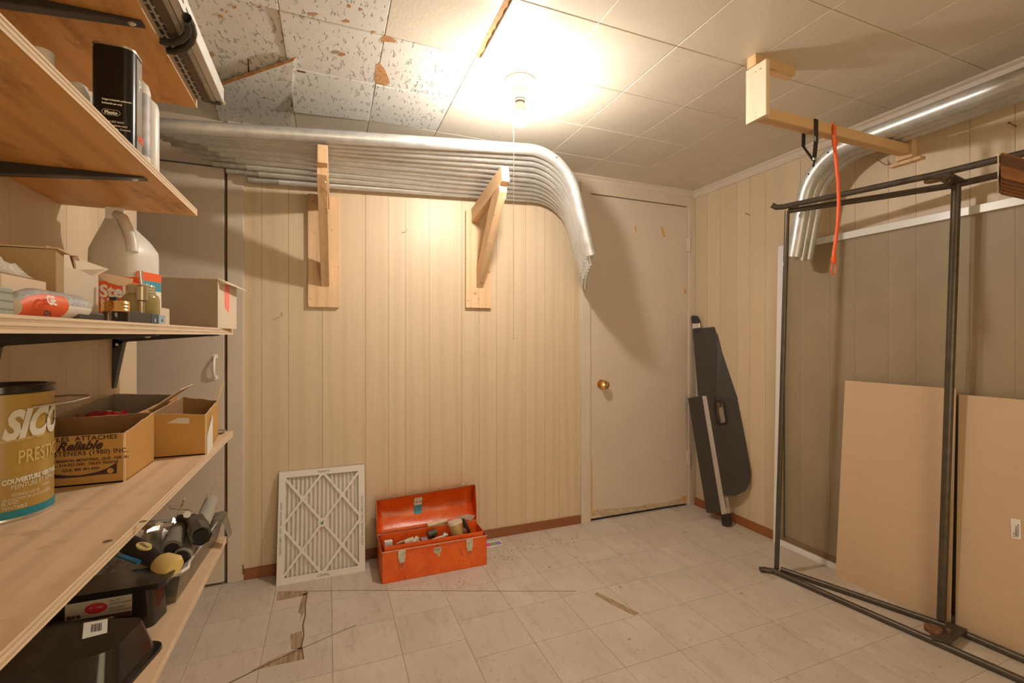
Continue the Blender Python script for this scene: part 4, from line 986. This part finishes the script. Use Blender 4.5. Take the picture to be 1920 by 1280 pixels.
MB().prism([V(CX, ya_*.6+yb_2*.4, zq+.080), V(CX, yb_2*.8+ya_*.2, zq+.074), V(CX+.012, yb_2+.006, zq+.094), V(CX-.01, ya_*.45+yb_2*.55, zq+.103)], (-.0015, 0, .0005)).build('torn_flap', CARDL, t)
MB().prism([V(CX-.002, ya_*.62+yb_2*.38, zq+.083), V(CX-.002, yb_2*.62+ya_*.38, zq+.080), V(CX-.008, yb_2*.6+ya_*.4, zq+.106), V(CX-.010, ya_*.5+yb_2*.5, zq+.102)], (-.03, 0, 0)).build('torn_core', RUST, t)
# wood block, bag
def boxpx(name, label, cat, px0, px1, X, ytop, mat, depth, bev=.001, zz=None, part='body', grp=None):
    d0 = ray(px0, 0); d1 = ray(px1, 0); y0 = X/d0.x*d0.y; y1 = X/d1.x*d1.y; ym = (y0+y1)/2
    zb = z3(y0) if zz is None else zz
    zt = pX((px0+px1)/2, ytop, X).z
    t = thing(name, label, cat, (X-depth/2, ym, zb))
    MB().box(X-depth, X, y0, y1, zb, zt).build(part, mat, t, bevel=bev); return t, (y0, y1, zb, zt)
t, (yy0, yy1, zb_, ztw) = boxpx('wood_offcut', 'pale wood offcut lying under the plastic bag', 'wood block', 2, 87, -.335, 520, PLYL, .05)
t = thing('plastic_bag', 'crumpled clear plastic bag on top of the pale wood offcut', 'bag', (-.36, yy0+.04, ztw))
m = MB(); nu, nv = 12, 10; vs = []
for i in range(nu):
    for j in range(nv):
        u = i/(nu-1); v = j/(nv-1); hgt_ = .024*math.sin(math.pi*u)**.5*math.sin(math.pi*v)**.5 if 0 < u < 1 and 0 < v < 1 else 0
        vs.append(V(-.385+.052*v, yy0-.01+(yy1-yy0)*.75*u, ztw+.0008+hgt_*rnd.uniform(.35, 1.25)))
m.add(vs, [(i*nv+j, (i+1)*nv+j, (i+1)*nv+j+1, i*nv+j+1) for i in range(nu-1) for j in range(nv-1)])
m.add([V(p.x, p.y, ztw+.0004) for p in vs[::nv*(nu-1)]]+[], []) if False else None
m.build('film', CLEAR, t)
t, _ = boxpx('grey_block', 'grey ridged block at the far left of the eye-level shelf', 'block', -22, 25, -.290, 537, GREY, .03)
for k in range(3):
    zz = _[2]+(.2+.3*k)*(_[3]-_[2]); MB().box(-.290, -.2895, _[0], _[1], zz, zz+.0012).build('ridge', M('grey_ridge', (.24, .26, .24), .6), t)
# sealant tube (flattened) lying along the shelf
ya4 = (-.318)/ray(20, 0).x*ray(20, 0).y; yb4 = (-.318)/ray(143, 0).x*ray(143, 0).y; zz = z3(.65)
t = thing('sealant_tube', 'crumpled silicone sealant tube with orange label and fine print', 'tube', (-.318, (ya4+yb4)/2, zz))
PRN = M('grey_fine_print', (.42, .43, .44), .5, 0, .45, 160)
n = 12; rings = []
m = MB(); vs = []; sg = 18
for i in range(n+1):
    u = i/n; y = ya4+(yb4-ya4)*u; ry = .021*min(1, (.45+u*1.2))*(1 if u < .93 else (1-(u-.93)/.07*.5)); rz = .0175*min(1, .75+u)*(1 if u < .93 else (1-(u-.93)/.07*.35))
    if i == 0: rz *= .8
    for j in range(sg):
        a = 2*math.pi*j/sg; vs.append(V(-.318+ry*math.cos(a), y, zz+rz+rz*math.sin(a)))
def face_m(i, j):
    u = i/n; a = (j+.5)/sg
    return 1 if (u < .42 and (a > .86 or a < .12)) else (2 if (a < .5 and .42 <= u < .93) or (.12 <= a < .5) else 0)
for i in range(n):
    for j in range(sg): pass
m.v = vs
for i in range(n):
    for j in range(sg):
        m.f.append([i*sg+j, i*sg+(j+1) % sg, (i+1)*sg+(j+1) % sg, (i+1)*sg+j]); m.mi.append(face_m(i, j))
m.f += [list(range(sg))[::-1], [n*sg+j for j in range(sg)]]; m.mi += [0, 0]
m.build('tube_body', [WPLAS, ORPR, PRN], t, smooth=True)
text('GE', .015, (-.2965, ya4+.022, zz+.016), (0, 1, 0), (-.25, 0, 1), WHITE, t, bold=.0006)
text('ION', .008, (-.2965, ya4+.012, zz+.003), (0, 1, 0), (.1, 0, 1), INK, t, bold=.0005)
MB().tube([V(-.318, yb4, zz+.014), V(-.318, yb4+.012, zz+.011)], [.012, .010], 12).build('end_plug', M('salmon_plug', (.78, .35, .22), .5), t, smooth=True)
# black tool handle, jars etc
boxpx('tool_handle', 'flat black plastic tool handle between the sealant tube and the small jar', 'handle', 146, 197, -.300, 584, BLKM, .012, .003)
jx_, jy_ = -.3, None; d_ = ray(217, 0); jy_ = -.302/d_.x*d_.y; zz = z3(jy_)
t = thing('small_jar', 'small clear glass jar with a ribbed brass lid', 'jar', (-.302, jy_, zz))
MB().lathe([(.0155, zz), (.0165, zz+.003), (.0165, zz+.014), (.014, zz+.017)], (-.302, jy_, 0), 24).build('glass', GLASS, t, smooth=True)
MB().lathe([(.0165, zz+.016), (.0175, zz+.018), (.0165, zz+.0205), (.0175, zz+.023), (.0165, zz+.0255), (.0175, zz+.028), (.0160, zz+.032), (.012, zz+.0325)], (-.302, jy_, 0), 24).build('lid', BRASS, t, smooth=True)
m = MB(); m.box(-.307, -.299, jy_-.008, jy_+.003, zz+.0327, zz+.038); m.build('loose_bit', BLKM, t)
d_ = ray(265, 0); ojx = -.318; ojy = ojx/d_.x*d_.y; zz = z3(ojy); k_ = .027
t = thing('olive_jar', 'threaded glass jar half full of olive liquid', 'jar', (ojx, ojy, zz))
MB().lathe([(k_*.92, zz), (k_, zz+.004), (k_, zz+.046), (k_*.93, zz+.052), (k_*.75, zz+.056)], (ojx, ojy, 0), 28).build('jar_body', OLIVE, t, smooth=True)
MB().lathe([(k_*.75, zz+.055), (k_*.80, zz+.058), (k_*.75, zz+.060), (k_*.80, zz+.063), (k_*.75, zz+.065), (k_*.80, zz+.068), (k_*.76, zz+.071), (k_*.6, zz+.0712)], (ojx, ojy, 0), 28).build('threaded_neck', M('pale_olive_glass', (.46, .40, .26), .15), t, smooth=True)
ox = ojx+.010; oy = ojy-.030
t = thing('oil_can_spout', 'small brushed metal nozzle standing against the olive jar', 'nozzle', (ox, oy, zz))
MB().tube([V(ox, oy, z3(oy)), V(ox, oy, zz+.040), V(ox, oy, zz+.042), V(ox, oy, zz+.066), V(ox, oy, zz+.069)], [.004, .004, .0085, .0085, .004], 16).build('nozzle_body', M('brushed_bronze', (.50, .42, .30), .35, .8), t, smooth=True)
MB().tube([V(ox, oy, zz+.068), V(ox-.002, oy, zz+.088), V(ox-.002, oy, zz+.094)], [.0035, .003, .0042], 10).build('tip', STEEL, t, smooth=True)
t, (a0, a1, zb_, zt2) = boxpx('small_level', 'slim dark tool case with teal and pale blue end at the shelf edge', 'case', 239, 309, -.288, 587, BLKM, .018, .001)
MB().box(-.3062, -.2875, a0*.42+a1*.58, a0*.2+a1*.8, zb_+.0002, zt2+.0003).build('teal_band', M('navy_band', (.03, .06, .09), .5), t)
MB().box(-.3065, -.2873, a0*.2+a1*.8, a1+.0002, zb_+.0002, zt2+.0005).build('blue_end', M('pale_blue', (.32, .45, .52), .6, 0, .2, 50), t)
ym_ = a0*.1+a1*.9; MB().tube([V(-.2873, ym_, zb_+.009), V(-.2867, ym_, zb_+.009)], .0028, 12).build('black_dot', BLKM, t)
text('IE', .008, (-.2869, a0*.34+a1*.66, zb_+.005), (0, 1, 0), (0, 0, 1), WHITE, t, bold=.0004)
boxpx('small_white_box', 'tiny white box between the slim case and the grey carton', 'box', 296, 318, -.303, 577, CARDL, .03)
# ---- S4
z4 = .813
pcx, pcy, pr_ = -.5015, 1.012, .0665
t = thing('paint_can', 'gold paint can with a black rim and raised wire handle', 'paint can', (pcx, pcy, z4))
ph = .213
MB().lathe([(pr_-.001, z4+.006), (pr_-.001, z4+ph-.012)], (pcx, pcy, 0), 64).build('can_body', GOLD, t, smooth=True)
MB().lathe([(pr_, z4), (pr_+.001, z4+.003), (pr_, z4+.006)], (pcx, pcy, 0), 64).build('bottom_rim', STEEL, t, smooth=True)
MB().lathe([(pr_, z4+.006), (pr_, z4+.018)], (pcx, pcy, 0), 64).build('teal_stripe', TEAL, t, smooth=True)
MB().lathe([(pr_, z4+ph-.013), (pr_+.002, z4+ph-.011), (pr_+.002, z4+ph-.001), (pr_, z4+ph), (pr_-.008, z4+ph), (pr_-.010, z4+ph-.010), (pr_-.02, z4+ph-.010)], (pcx, pcy, 0), 64).build('black_rim', BLKP, t, smooth=True)
MB().lathe([(pr_-.012, z4+ph-.0105), (pr_-.016, z4+ph-.006), (.02, z4+ph-.006), (.001, z4+ph-.006)], (pcx, pcy, 0), 48).build('lid', BLKP, t, smooth=True)
WLAB = M('pale_can_print', (.66, .64, .58), .4, var=.02); GLAB = M('gold_emboss', (.60, .44, .18), .35, var=.02)
# angle helper: text centred on an azimuth; x grows counter-clockwise seen from above (towards +X side)
def cant(s, az, z, size, mat, bold=0, shear=0, sxx=1, slope=0):
    R_ = pr_+.0006
    def fn(x, y):
        a = math.radians(az)+x/R_; return V(pcx+R_*math.cos(a), pcy+R_*math.sin(a), z+y+slope*x)
    text(s, size, (0, 0, 0), (1, 0, 0), (0, 0, 1), mat, t, bold=bold, shear=shear, sx=sxx, fn=fn)
A0_ = math.degrees(math.atan2(-pcy, -pcx))   # side of the can facing the room
def AZ(px_):   # azimuth of the can surface seen along the sight line px_
    d = ray(px_, 0); d = V(d.x, d.y, 0).normalized(); o = V(-pcx, -pcy, 0); bq = o.dot(d); cq = o.dot(o)-(pr_+.0006)**2
    tq = -bq-math.sqrt(max(0, bq*bq-cq)); q = o+d*tq; return math.degrees(math.atan2(q.y, q.x))
cant('SICO', AZ(3), z4+.131, .060, WLAB, bold=.003, shear=.35, sxx=.66, slope=.04)
cant('PEINTURE ET REVETEMENT', AZ(0), z4+.125, .006, GLAB, bold=.0002, sxx=.8, slope=.05)
cant('PRESTIGE', AZ(33), z4+.090, .030, GLAB, bold=.0002, sxx=.62, slope=.04)
cant('COUVERTURE VERITABLE', AZ(3), z4+.060, .0105, WLAB, bold=.0006, sxx=.72, slope=.05)
cant('PEINTURE ET APPRET', AZ(20), z4+.051, .0105, WLAB, sxx=.72, slope=.05)
cant('TECHNOLOGIE DE', AZ(20), z4+.040, .0062, WLAB, sxx=.7); cant('PROTECTION DE LA COULEUR', AZ(4), z4+.0335, .0062, WLAB, sxx=.7)
cant('BLANC', AZ(2), z4+.028, .0075, WLAB, sxx=.8); cant('TEINTABLE', AZ(2), z4+.0205, .0075, WLAB, sxx=.8)
cant('CONVIENT', AZ(78), z4+.046, .0055, WLAB, sxx=.6); cant('3,78 L', AZ(84), z4+.034, .009, WLAB, sxx=.6)
MB().tube([V(pcx+pr_*.86, pcy-pr_*.5, z4+ph-.036), V(pcx+pr_+.010, pcy-.012, z4+ph-.034), V(pcx+pr_+.026, pcy+.010, z4+ph-.033), V(pcx+pr_+.036, pcy+.040, z4+ph-.030), V(pcx+pr_+.030, pcy+.056, z4+ph-.029), V(pcx+pr_+.0, pcy+.066, z4+ph-.028), V(pcx+pr_*.4, pcy+pr_*.95, z4+ph-.03)], .0019, 8).build('wire_handle', STEEL, t, smooth=True)
def openbox(name, label, fp, z0, hs, mat, inner, th=.003, torn=.0):
    t = thing(name, label, 'box', ((fp[0][0]+fp[2][0])/2, (fp[0][1]+fp[2][1])/2, z0))
    c = V(sum(p[0] for p in fp)/4, sum(p[1] for p in fp)/4, 0)
    for i in range(4):
        a = V(*fp[i], z0); b = V(*fp[(i+1) % 4], z0); inn = V(-(b-a).y, (b-a).x, 0).normalized()
        if inn.dot(c-a) < 0: inn = -inn
        ha, hb = hs[i], hs[(i+1) % 4]; n = 10
        top = [a.lerp(b, k/n)+V(0, 0, ha+(hb-ha)*k/n+(rnd.uniform(-torn, torn) if 0 < k < n else 0)) for k in range(n, -1, -1)]
        m = MB(); P = [a, b]+top; q = len(P); I = [p+inn*th for p in P]
        m.add(P, [list(range(q))]); m.m = 1; m.add(I, [list(range(q))[::-1]]); m.m = 2
        m.add(P+I, [(k, (k+1) % q, q+(k+1) % q, q+k) for k in range(q)])
        m.build('side_panel', [mat, inner, CARDE], t)
    MB().prism([V(p[0], p[1], z0+.0005) for p in fp], (0, 0, .003)).build('base_panel', mat, t)
    return t
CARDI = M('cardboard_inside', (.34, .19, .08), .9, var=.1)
fpr = [(-.556, 1.152), (-.380, 1.152), (-.381, 1.322), (-.556, 1.322)]
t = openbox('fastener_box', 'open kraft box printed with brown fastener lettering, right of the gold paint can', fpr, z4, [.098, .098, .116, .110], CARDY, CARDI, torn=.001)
e = 1.152-.0006
def bt(s, px, py, size, b=0, sh=0, sxx=1, sp=1): p = pY(px, py, 1.152); text(s, size, (p.x, e, p.z), (1, 0, .0), (0, 0, 1), INK, t, bold=b, shear=sh, sx=sxx, spacing=sp)
bt('LES  ATTACHES', 106, 828.5, .0125, .0003, sp=1.1)
bt('Reliable', 106, 846, .0235, .0009, .45, .93)
bt('FASTENERS (1980) INC.', 83, 858, .0125, .0002, sxx=.93, sp=1.1)
bt('1315 MASSON, MONTREAL, QUE.  H2B 1B1', 86, 869.5, .0072, .0002, sxx=.95)
bt('TEL. 514-527-2841  TELEX 0524763', 92, 877, .0072, .0002)
bt('QUE. 800 361-4331', 117, 884.5, .0072, .0002)
q = [pY(x, y, e) for x, y in [(90, 885), (100, 889), (125, 891.5), (150, 891), (180, 885), (200, 878), (219, 867), (219, 887), (190, 889), (150, 894), (120, 896.5), (90, 897)]]
MB().prism(q, (0, -.0003, 0)).build('brown_swoosh', INK, t)
pm = pY(207, 882, e-.0005); MB().tube([pm, pm+V(0, -.0003, 0)], .0055, 12).build('round_mark', CARDY, t)
fpg = [(-.562, 1.335), (-.415, 1.330), (-.405, 1.60), (-.560, 1.62)]
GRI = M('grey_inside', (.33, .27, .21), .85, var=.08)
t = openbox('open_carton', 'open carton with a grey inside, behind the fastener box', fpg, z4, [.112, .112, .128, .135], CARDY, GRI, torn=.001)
t = thing('red_package', 'dark red plastic package lying in the grey-lined open carton', 'package', (-.51, 1.42, z4))
m = MB(); vs = []
for i in range(9):
    for j in range(7): vs.append(V(-.554+.085*i/8, 1.350+.13*j/6, z4+.098+(.016*rnd.random() if 0 < i < 8 and 0 < j < 6 else -.03)))
m.add(vs, [(i*7+j, (i+1)*7+j, (i+1)*7+j+1, i*7+j+1) for i in range(8) for j in range(6)]); m.box(-.548, -.48, 1.36, 1.47, z4+.006, z4+.07)
m.build('film', M('red_film', (.32, .01, .01), .2, var=.6, vs=25), t)
a = V(-.41, 1.40, z4+.112); MB().prism([a, V(-.408, 1.52, z4+.118), V(-.355, 1.55, z4+.160), V(-.352, 1.42, z4+.157)], (-.002, 0, .002)).build('flap', CARD, t)
fp3 = [(-.398, 1.352), (-.282, 1.352), (-.306, 1.61), (-.396, 1.61)]
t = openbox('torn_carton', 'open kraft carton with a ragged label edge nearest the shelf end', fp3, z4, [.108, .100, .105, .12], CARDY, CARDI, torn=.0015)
MB().prism([V(-.300, 1.56, z4+.10), V(-.304, 1.60, z4+.105), V(-.288, 1.61, z4+.160), V(-.292, 1.585, z4+.155)], (-.002, 0, 0)).build('flap', CARD, t)
MB().prism([V(-.2815, 1.356, z4+.0), V(-.289, 1.45, z4+.0), V(-.289, 1.45, z4+.085), V(-.2815, 1.356, z4+.045)], (.0012, 0, 0)).build('white_label', WHITE, t)
MB().prism([V(-.365, 1.3505, z4+.084), V(-.340, 1.3505, z4+.096), V(-.318, 1.3505, z4+.094), V(-.317, 1.3505, z4+.080)], (0, -.001, 0)).build('clear_tape', CLEAR, t)
lp = V(-.318, 1.645, z4); r_ = .027
t = thing('metal_saucer', 'small shiny metal lid lying at the shelf end behind the torn carton', 'lid', lp)
MB().lathe([(r_*.6, z4), (r_, z4+.006), (r_*1.02, z4+.008), (r_*.9, z4+.0075), (r_*.6, z4+.004), (r_*.55, z4+.008), (.003, z4+.009)], (lp.x, lp.y, 0), 24).build('lid_disc', STEEL, t, smooth=True)
# ---- S5
z5 = .482
def taper(m, base, top, z0, z1, r0=.02, r1=.018, seg=4):
    def ring(q, z, r):
        out = []; n = 4
        for i in range(4):
            p0 = V(*q[i-1], 0); p = V(*q[i], 0); p2 = V(*q[(i+1) % 4], 0)
            a = p+(p0-p).normalized()*r; b = p+(p2-p).normalized()*r
            for k in range(seg+1):
                u = k/seg; c_ = a*(1-u)**2+p*2*u*(1-u)+b*u*u; out.append(V(c_.x, c_.y, z))
        return out
    A = ring(base, z0, r0); B_ = ring(top, z1, r1); n = len(A)
    m.add(A+B_, [list(range(n))[::-1], list(range(n, 2*n))]+[(i, (i+1) % n, n+(i+1) % n, n+i) for i in range(n)]); return m
def scaleq(q, k):
    c = V(sum(p[0] for p in q)/4, sum(p[1] for p in q)/4, 0); return [((p[0]-c.x)*k+c.x, (p[1]-c.y)*k+c.y) for p in q]
# upside-down black tray, front
qa = [(-.545, .905), (-.312, .965), (-.300, 1.105), (-.335, 1.20), (-.53, 1.22)]
qa = [(-.548, .95), (-.335, .985), (-.303, 1.135), (-.54, 1.20)]
t = thing('paint_tray', 'glossy black plastic paint tray lying upside down with a white price sticker', 'tray', (-.43, 1.1, z5))
m = MB(); taper(m, qa, scaleq(qa, .99), z5, z5+.006, .03, .03); m.build('rim', BLKP, t, smooth=True)
qt = [(-.515, .99), (-.352, 1.015), (-.335, 1.115), (-.505, 1.165)]
m = MB(); taper(m, scaleq(qa, .90), qt, z5+.006, z5+.070, .025, .02); m.build('tray_body', BLKP, t, smooth=True)
def onfr(px, py): return pP(px, py, V(-.352, 1.012, z5+.06), V(.12, -1, .30).normalized())
# sticker on the top face
stp = [pZ(x, y, z5+.0712) for x, y in [(157, 1168), (202, 1160), (201, 1186), (154, 1198)]]
MB().prism(stp, (0, 0, .0005)).build('price_sticker', WHITE, t)
m = MB(); sa = stp[0]; sb = stp[1]; sd = stp[3]
for k in range(9):
    u0 = .35+k*.05; p = sa.lerp(sb, u0)+(sd-sa)*.2; q = sa.lerp(sb, u0)+(sd-sa)*.7; m.beam(p+V(0, 0, .0007), q+V(0, 0, .0007), .0008+.0006*(k % 3 == 0), .0002)
m.build('barcode', INK, t)
# second black tray, standing on edge behind with a printed card
t = thing('paint_tray', 'second black plastic tray with a printed card, between the sticker tray and the metal tray', 'tray', (-.44, 1.26, z5))
qb = [(-.545, 1.215), (-.35, 1.205), (-.338, 1.275), (-.54, 1.285)]
m = MB(); taper(m, qb, scaleq(qb, .95), z5, z5+.085, .015, .015); m.build('tray_body', BLKP, t, smooth=True)
m = MB(); q2 = [(-.55, 1.20), (-.325, 1.195), (-.318, 1.285), (-.545, 1.29)]; taper(m, scaleq(q2, .97), q2, z5+.085, z5+.097, .02, .02); m.build('rolled_rim', BLKP, t, smooth=True)
yl = 1.2035
def lc(x, z): return V(x, yl+.0035*((z-z5)/.085)-.002, z)
MB().prism([lc(-.495, z5+.036), lc(-.385, z5+.036), lc(-.385, z5+.080), lc(-.495, z5+.080)], (0, -.0008, 0)).build('printed_card', M('dim_card', (.42, .36, .30), .6), t)
MB().prism([lc(-.495, z5+.036)+V(0, -.001, 0), lc(-.385, z5+.036)+V(0, -.001, 0), lc(-.385, z5+.046)+V(0, -.001, 0), lc(-.495, z5+.046)+V(0, -.001, 0)], (0, -.0003, 0)).build('card_band', INK, t)
cm = lc(-.445, z5+.063)+V(0, -.001, 0)
MB().prism([cm+V(.019*math.cos(a), 0, .011*math.sin(a)) for a in [k*math.pi/8 for k in range(16)]], (0, -.0003, 0)).build('red_oval', M('red_print', (.45, .02, .04), .5), t)
def ct(s, x, z, size, mt, b=0): p = lc(x, z); text(s, size, (p.x, p.y-.0016, p.z), (1, 0, 0), (0, 0, 1), mt, t, bold=b)
ct('ture', -.492, z5+.049, .013, INK, .0006); ct('Dry mix', -.422, z5+.072, .005, INK); ct('Texture naturelle', -.422, z5+.066, .005, INK)
ct('Lisse matiere', -.422, z5+.057, .005, INK); ct('Non contractuelle', -.422, z5+.051, .005, INK)
ct('Quality / Outils recommandes', -.488, z5+.038, .006, CARDL, .0002); ct('12 - 14oz', -.456, z5+.063, .006, CARDL)
# metal tray with crusted paint
t = thing('metal_paint_tray', 'paint-crusted metal roller tray full of roller handles', 'tray', (-.4, 1.5, z5))
qm = [(-.545, 1.315), (-.333, 1.300), (-.318, 1.660), (-.535, 1.675)]; qn = [(-.555, 1.30), (-.322, 1.295), (-.300, 1.675), (-.545, 1.675)]
m = MB()
n4 = 4
A_ = [V(*p, z5) for p in qm]; B_ = [V(*p, z5+.066+(.0 if i < 2 else .010)) for i, p in enumerate(qn)]; I_ = [V(*p, z5+.004) for p in scaleq(qm, .97)]; J_ = [V(*p, z5+.066+(.0 if i < 2 else .010)) for i, p in enumerate(scaleq(qn, .93))]
m.add(A_+B_, [(i, (i+1) % 4, 4+(i+1) % 4, 4+i) for i in range(4)]+[(3, 2, 1, 0)])
m.m = 1; m.add(I_+J_, [(i, 4+i, 4+(i+1) % 4, (i+1) % 4) for i in range(4)]+[(0, 1, 2, 3)]); m.add(B_+J_, [(i, (i+1) % 4, 4+(i+1) % 4, 4+i) for i in range(4)])
m.build('tray_body', [M('dirty_tray_metal', (.22, .20, .17), .35, .6, .5, 25), CRUST], t)
MB().tube([B_[0]+V(0, 0, .001), B_[1]+V(0, 0, .001), B_[2]+V(0, 0, .001), B_[3]+V(0, 0, .001)], .004, 8, closed=True).build('rolled_rim', CRUST, t)
HL = [pZ(404, 963, z5+.080), pZ(421, 958, z5+.080), pZ(424, 962, z5+.078), pZ(399, 1004, z5+.072), pZ(392, 1002, z5+.072)]
MB().prism(HL, (0, 0, .003)).prism([pZ(423, 960, z5+.079), pZ(433, 1000, z5+.03), pZ(428, 1007, z5+.03), pZ(416, 976, z5+.074)], (.003, .001, 0)).build('hook_lip', M('dirty_tray_metal', (.22, .20, .17)), t)
def cylthing(name, label, cat, parts):
    p0 = Vector(parts[0][1][0]); t = thing(name, label, cat, p0)
    for nm, pts, r, mat, kw in parts:
        MB().tube(pts, r, 18, **kw).build(nm, mat, t, smooth=True)
        if kw.get('hollow', 0) > .01:
            p = Vector(pts[0]); d = (Vector(pts[1])-p).normalized(); MB().tube([p-d*.0006, p+d*.004], r[0]*.68, 18).build('bore', BLKM, t)
    return t
zr = z5+.085
cylthing('paint_roller_grip', 'grey plastic roller handle with a round open end', 'handle', [
    ('grip', [pZ(322, 1030, zr+.01)-V(0, 0, 0), pZ(330, 1005, zr+.014), pZ(341, 985, zr+.014)], [.0235, .021, .018], GREYPL, {'hollow': .02}),
    ('collar', [pZ(321, 1031, zr+.01), pZ(322, 1027, zr+.0105)], [.025, .025], GREYPL, {'hollow': .004})])
a = pZ(398, 1022, z5+.108)
b = pZ(402, 942, z5+.10)
mid = pZ(375, 985, z5+.108)
mid = a.lerp(b, .35)
t = cylthing('pole_socket', 'pale grey pipe with a dark threaded pole socket lying on the metal tray', 'pipe', [
    ('pipe', [pZ(378, 985, z5+.104), pZ(386, 965, z5+.104), pZ(396, 940, z5+.104)], [.019, .020, .020], M('pale_grey_pipe', (.36, .34, .30), .45), {'hollow': .02})])
MB().beam(pZ(364, 976, z5+.118), pZ(378, 998, z5+.118), .040, .034).build('socket_body', M('dark_brown_socket', (.07, .055, .04), .4), t, bevel=.004)
MB().tube([pZ(370, 990, z5+.118), pZ(377, 1005, z5+.118)], [.024, .025], 8, hollow=.012).build('socket_mouth', M('dark_brown_socket', (.07, .055, .04), .4), t)
pe = pZ(377, 1005, z5+.118); de = (pe-pZ(370, 990, z5+.118)).normalized(); MB().tube([pe-de*.004, pe+de*.0006], .017, 18).build('bore', M('bore_black', (.004, .004, .004), .8), t)
MB().tube([pZ(334, 971, z5+.125), pZ(362, 976, z5+.118)], [.010, .018], 10).build('spigot', BLKM, t, smooth=True)
MB().tube([pZ(350, 968, z5+.13), pZ(351, 964, z5+.145)], [.009, .009], 12).build('bolt', ALU, t, smooth=True)
cylthing('roller_sleeve', 'worn brown-grey roller tube under the dark pole socket', 'tube', [('tube', [pZ(340, 1046, z5+.078), pZ(360, 1010, z5+.080), pZ(374, 985, z5+.080)], [.021, .020, .020], GREYPL, {'hollow': .015})])
t = thing('knife_handle', 'dark handle with a yellow oval badge and worn yellow rubber end', 'handle', pZ(300, 1050, z5+.10))
ha, hb = pZ(238, 1018, z5+.115), pZ(296, 1052, z5+.105)
MB().tube([ha, ha.lerp(hb, .3), ha.lerp(hb, .7), hb], [.021, .024, .021, .018], 16, flat=.75).build('grip', BLKM, t, smooth=True)
he = pZ(326, 1068, z5+.098)
MB().tube([hb, hb.lerp(he, .2), hb.lerp(he, .75), he], [.018, .025, .030, .024], 16, flat=.6).build('rubber_end', YELP, t, smooth=True)
hc = pZ(270, 1022, z5+.141); hx = (hb-ha).normalized(); hy = V(0, 0, 1).cross(hx).normalized(); 
MB().prism([hc+hx*.025*math.cos(a)+hy*.012*math.sin(a) for a in [k*math.pi/8 for k in range(16)]], (0, 0, -.004)).build('badge', M('badge_yellow', (.74, .62, .26), .5), t)
text('Richard', .012, hc-hx*.019-hy*.0035+V(0, 0, .0004), hx, hy, INK, t, shear=.4, bold=.0001)
m = MB(); hs_ = []
for k in range(46):
    a = k*1.05; u = k/45; p = pZ(318, 951, z5+.105).lerp(pZ(346, 953, z5+.103), u); hs_.append(p+V(.001*math.cos(a*3), .0055*math.cos(a), .0055*math.sin(a)))
t = thing('coil_spring', 'small steel coil spring hooked at the back of the metal tray', 'spring', hs_[0]); MB().tube(hs_, .0011, 6).build('coil', STEEL, t, smooth=True)
MB().tube([hs_[-1], pZ(356, 956, z5+.10), pZ(366, 962, z5+.095)], .0016, 6).build('hook', STEEL, t)
t = thing('wire_hook', 'bent steel wire hook lying in the metal tray', 'wire', pZ(340, 955, z5+.08))
MB().tube([pZ(346, 935, z5+.12), pZ(341, 948, z5+.095), pZ(333, 965, z5+.085), pZ(326, 985, z5+.08), pZ(320, 1000, z5+.075)], .0035, 8).build('wire', STEEL, t, smooth=True)
t = thing('foil_bundle', 'crumpled silver foil and screws in the metal tray', 'foil', pZ(290, 985, z5+.08))
m = MB(); vs = []; c0 = pZ(292, 1000, z5+.085)
for i in range(10):
    for j in range(10): vs.append(c0+V(-.05+.1*i/9, -.06+.12*j/9, (.025*rnd.random() if 0 < i < 9 and 0 < j < 9 else -.03)))
m.add(vs, [(i*10+j, (i+1)*10+j, (i+1)*10+j+1, i*10+j+1) for i in range(9) for j in range(9)]); m.build('foil', STEEL, t)
t = thing('blue_brush', 'blue translucent strip poking out on the black tray rim', 'brush', pZ(235, 1052, z5+.11))
MB().beam(pZ(222, 1040, z5+.106), pZ(260, 1054, z5+.106), .010, .006).build('strip', M('blue_plastic', (.02, .20, .42), .2), t)
t = thing('paint_drip', 'dried white paint drip on the front rim of the metal tray', 'paint', pZ(340, 1072, z5+.07))
MB().tube([pZ(324, 1074, z5+.074), pZ(340, 1072, z5+.074), pZ(352, 1064, z5+.074), pZ(355, 1052, z5+.072)], [.003, .004, .0045, .003], 8).build('drip', WPLAS, t, smooth=True)
t = thing('shelf_hook', 'thin steel strap standing at the back of the metal tray', 'strap', pZ(410, 940, z5))
MB().tube([V(-.345, 1.672, z5+.005), V(-.345, 1.672, z5+.14)], .003, 8).tube([V(-.345, 1.672, z5+.095), V(-.375, 1.672, z5+.072)], .003, 8).build('strap', STEEL, t)
bpy.context.view_layer.update()
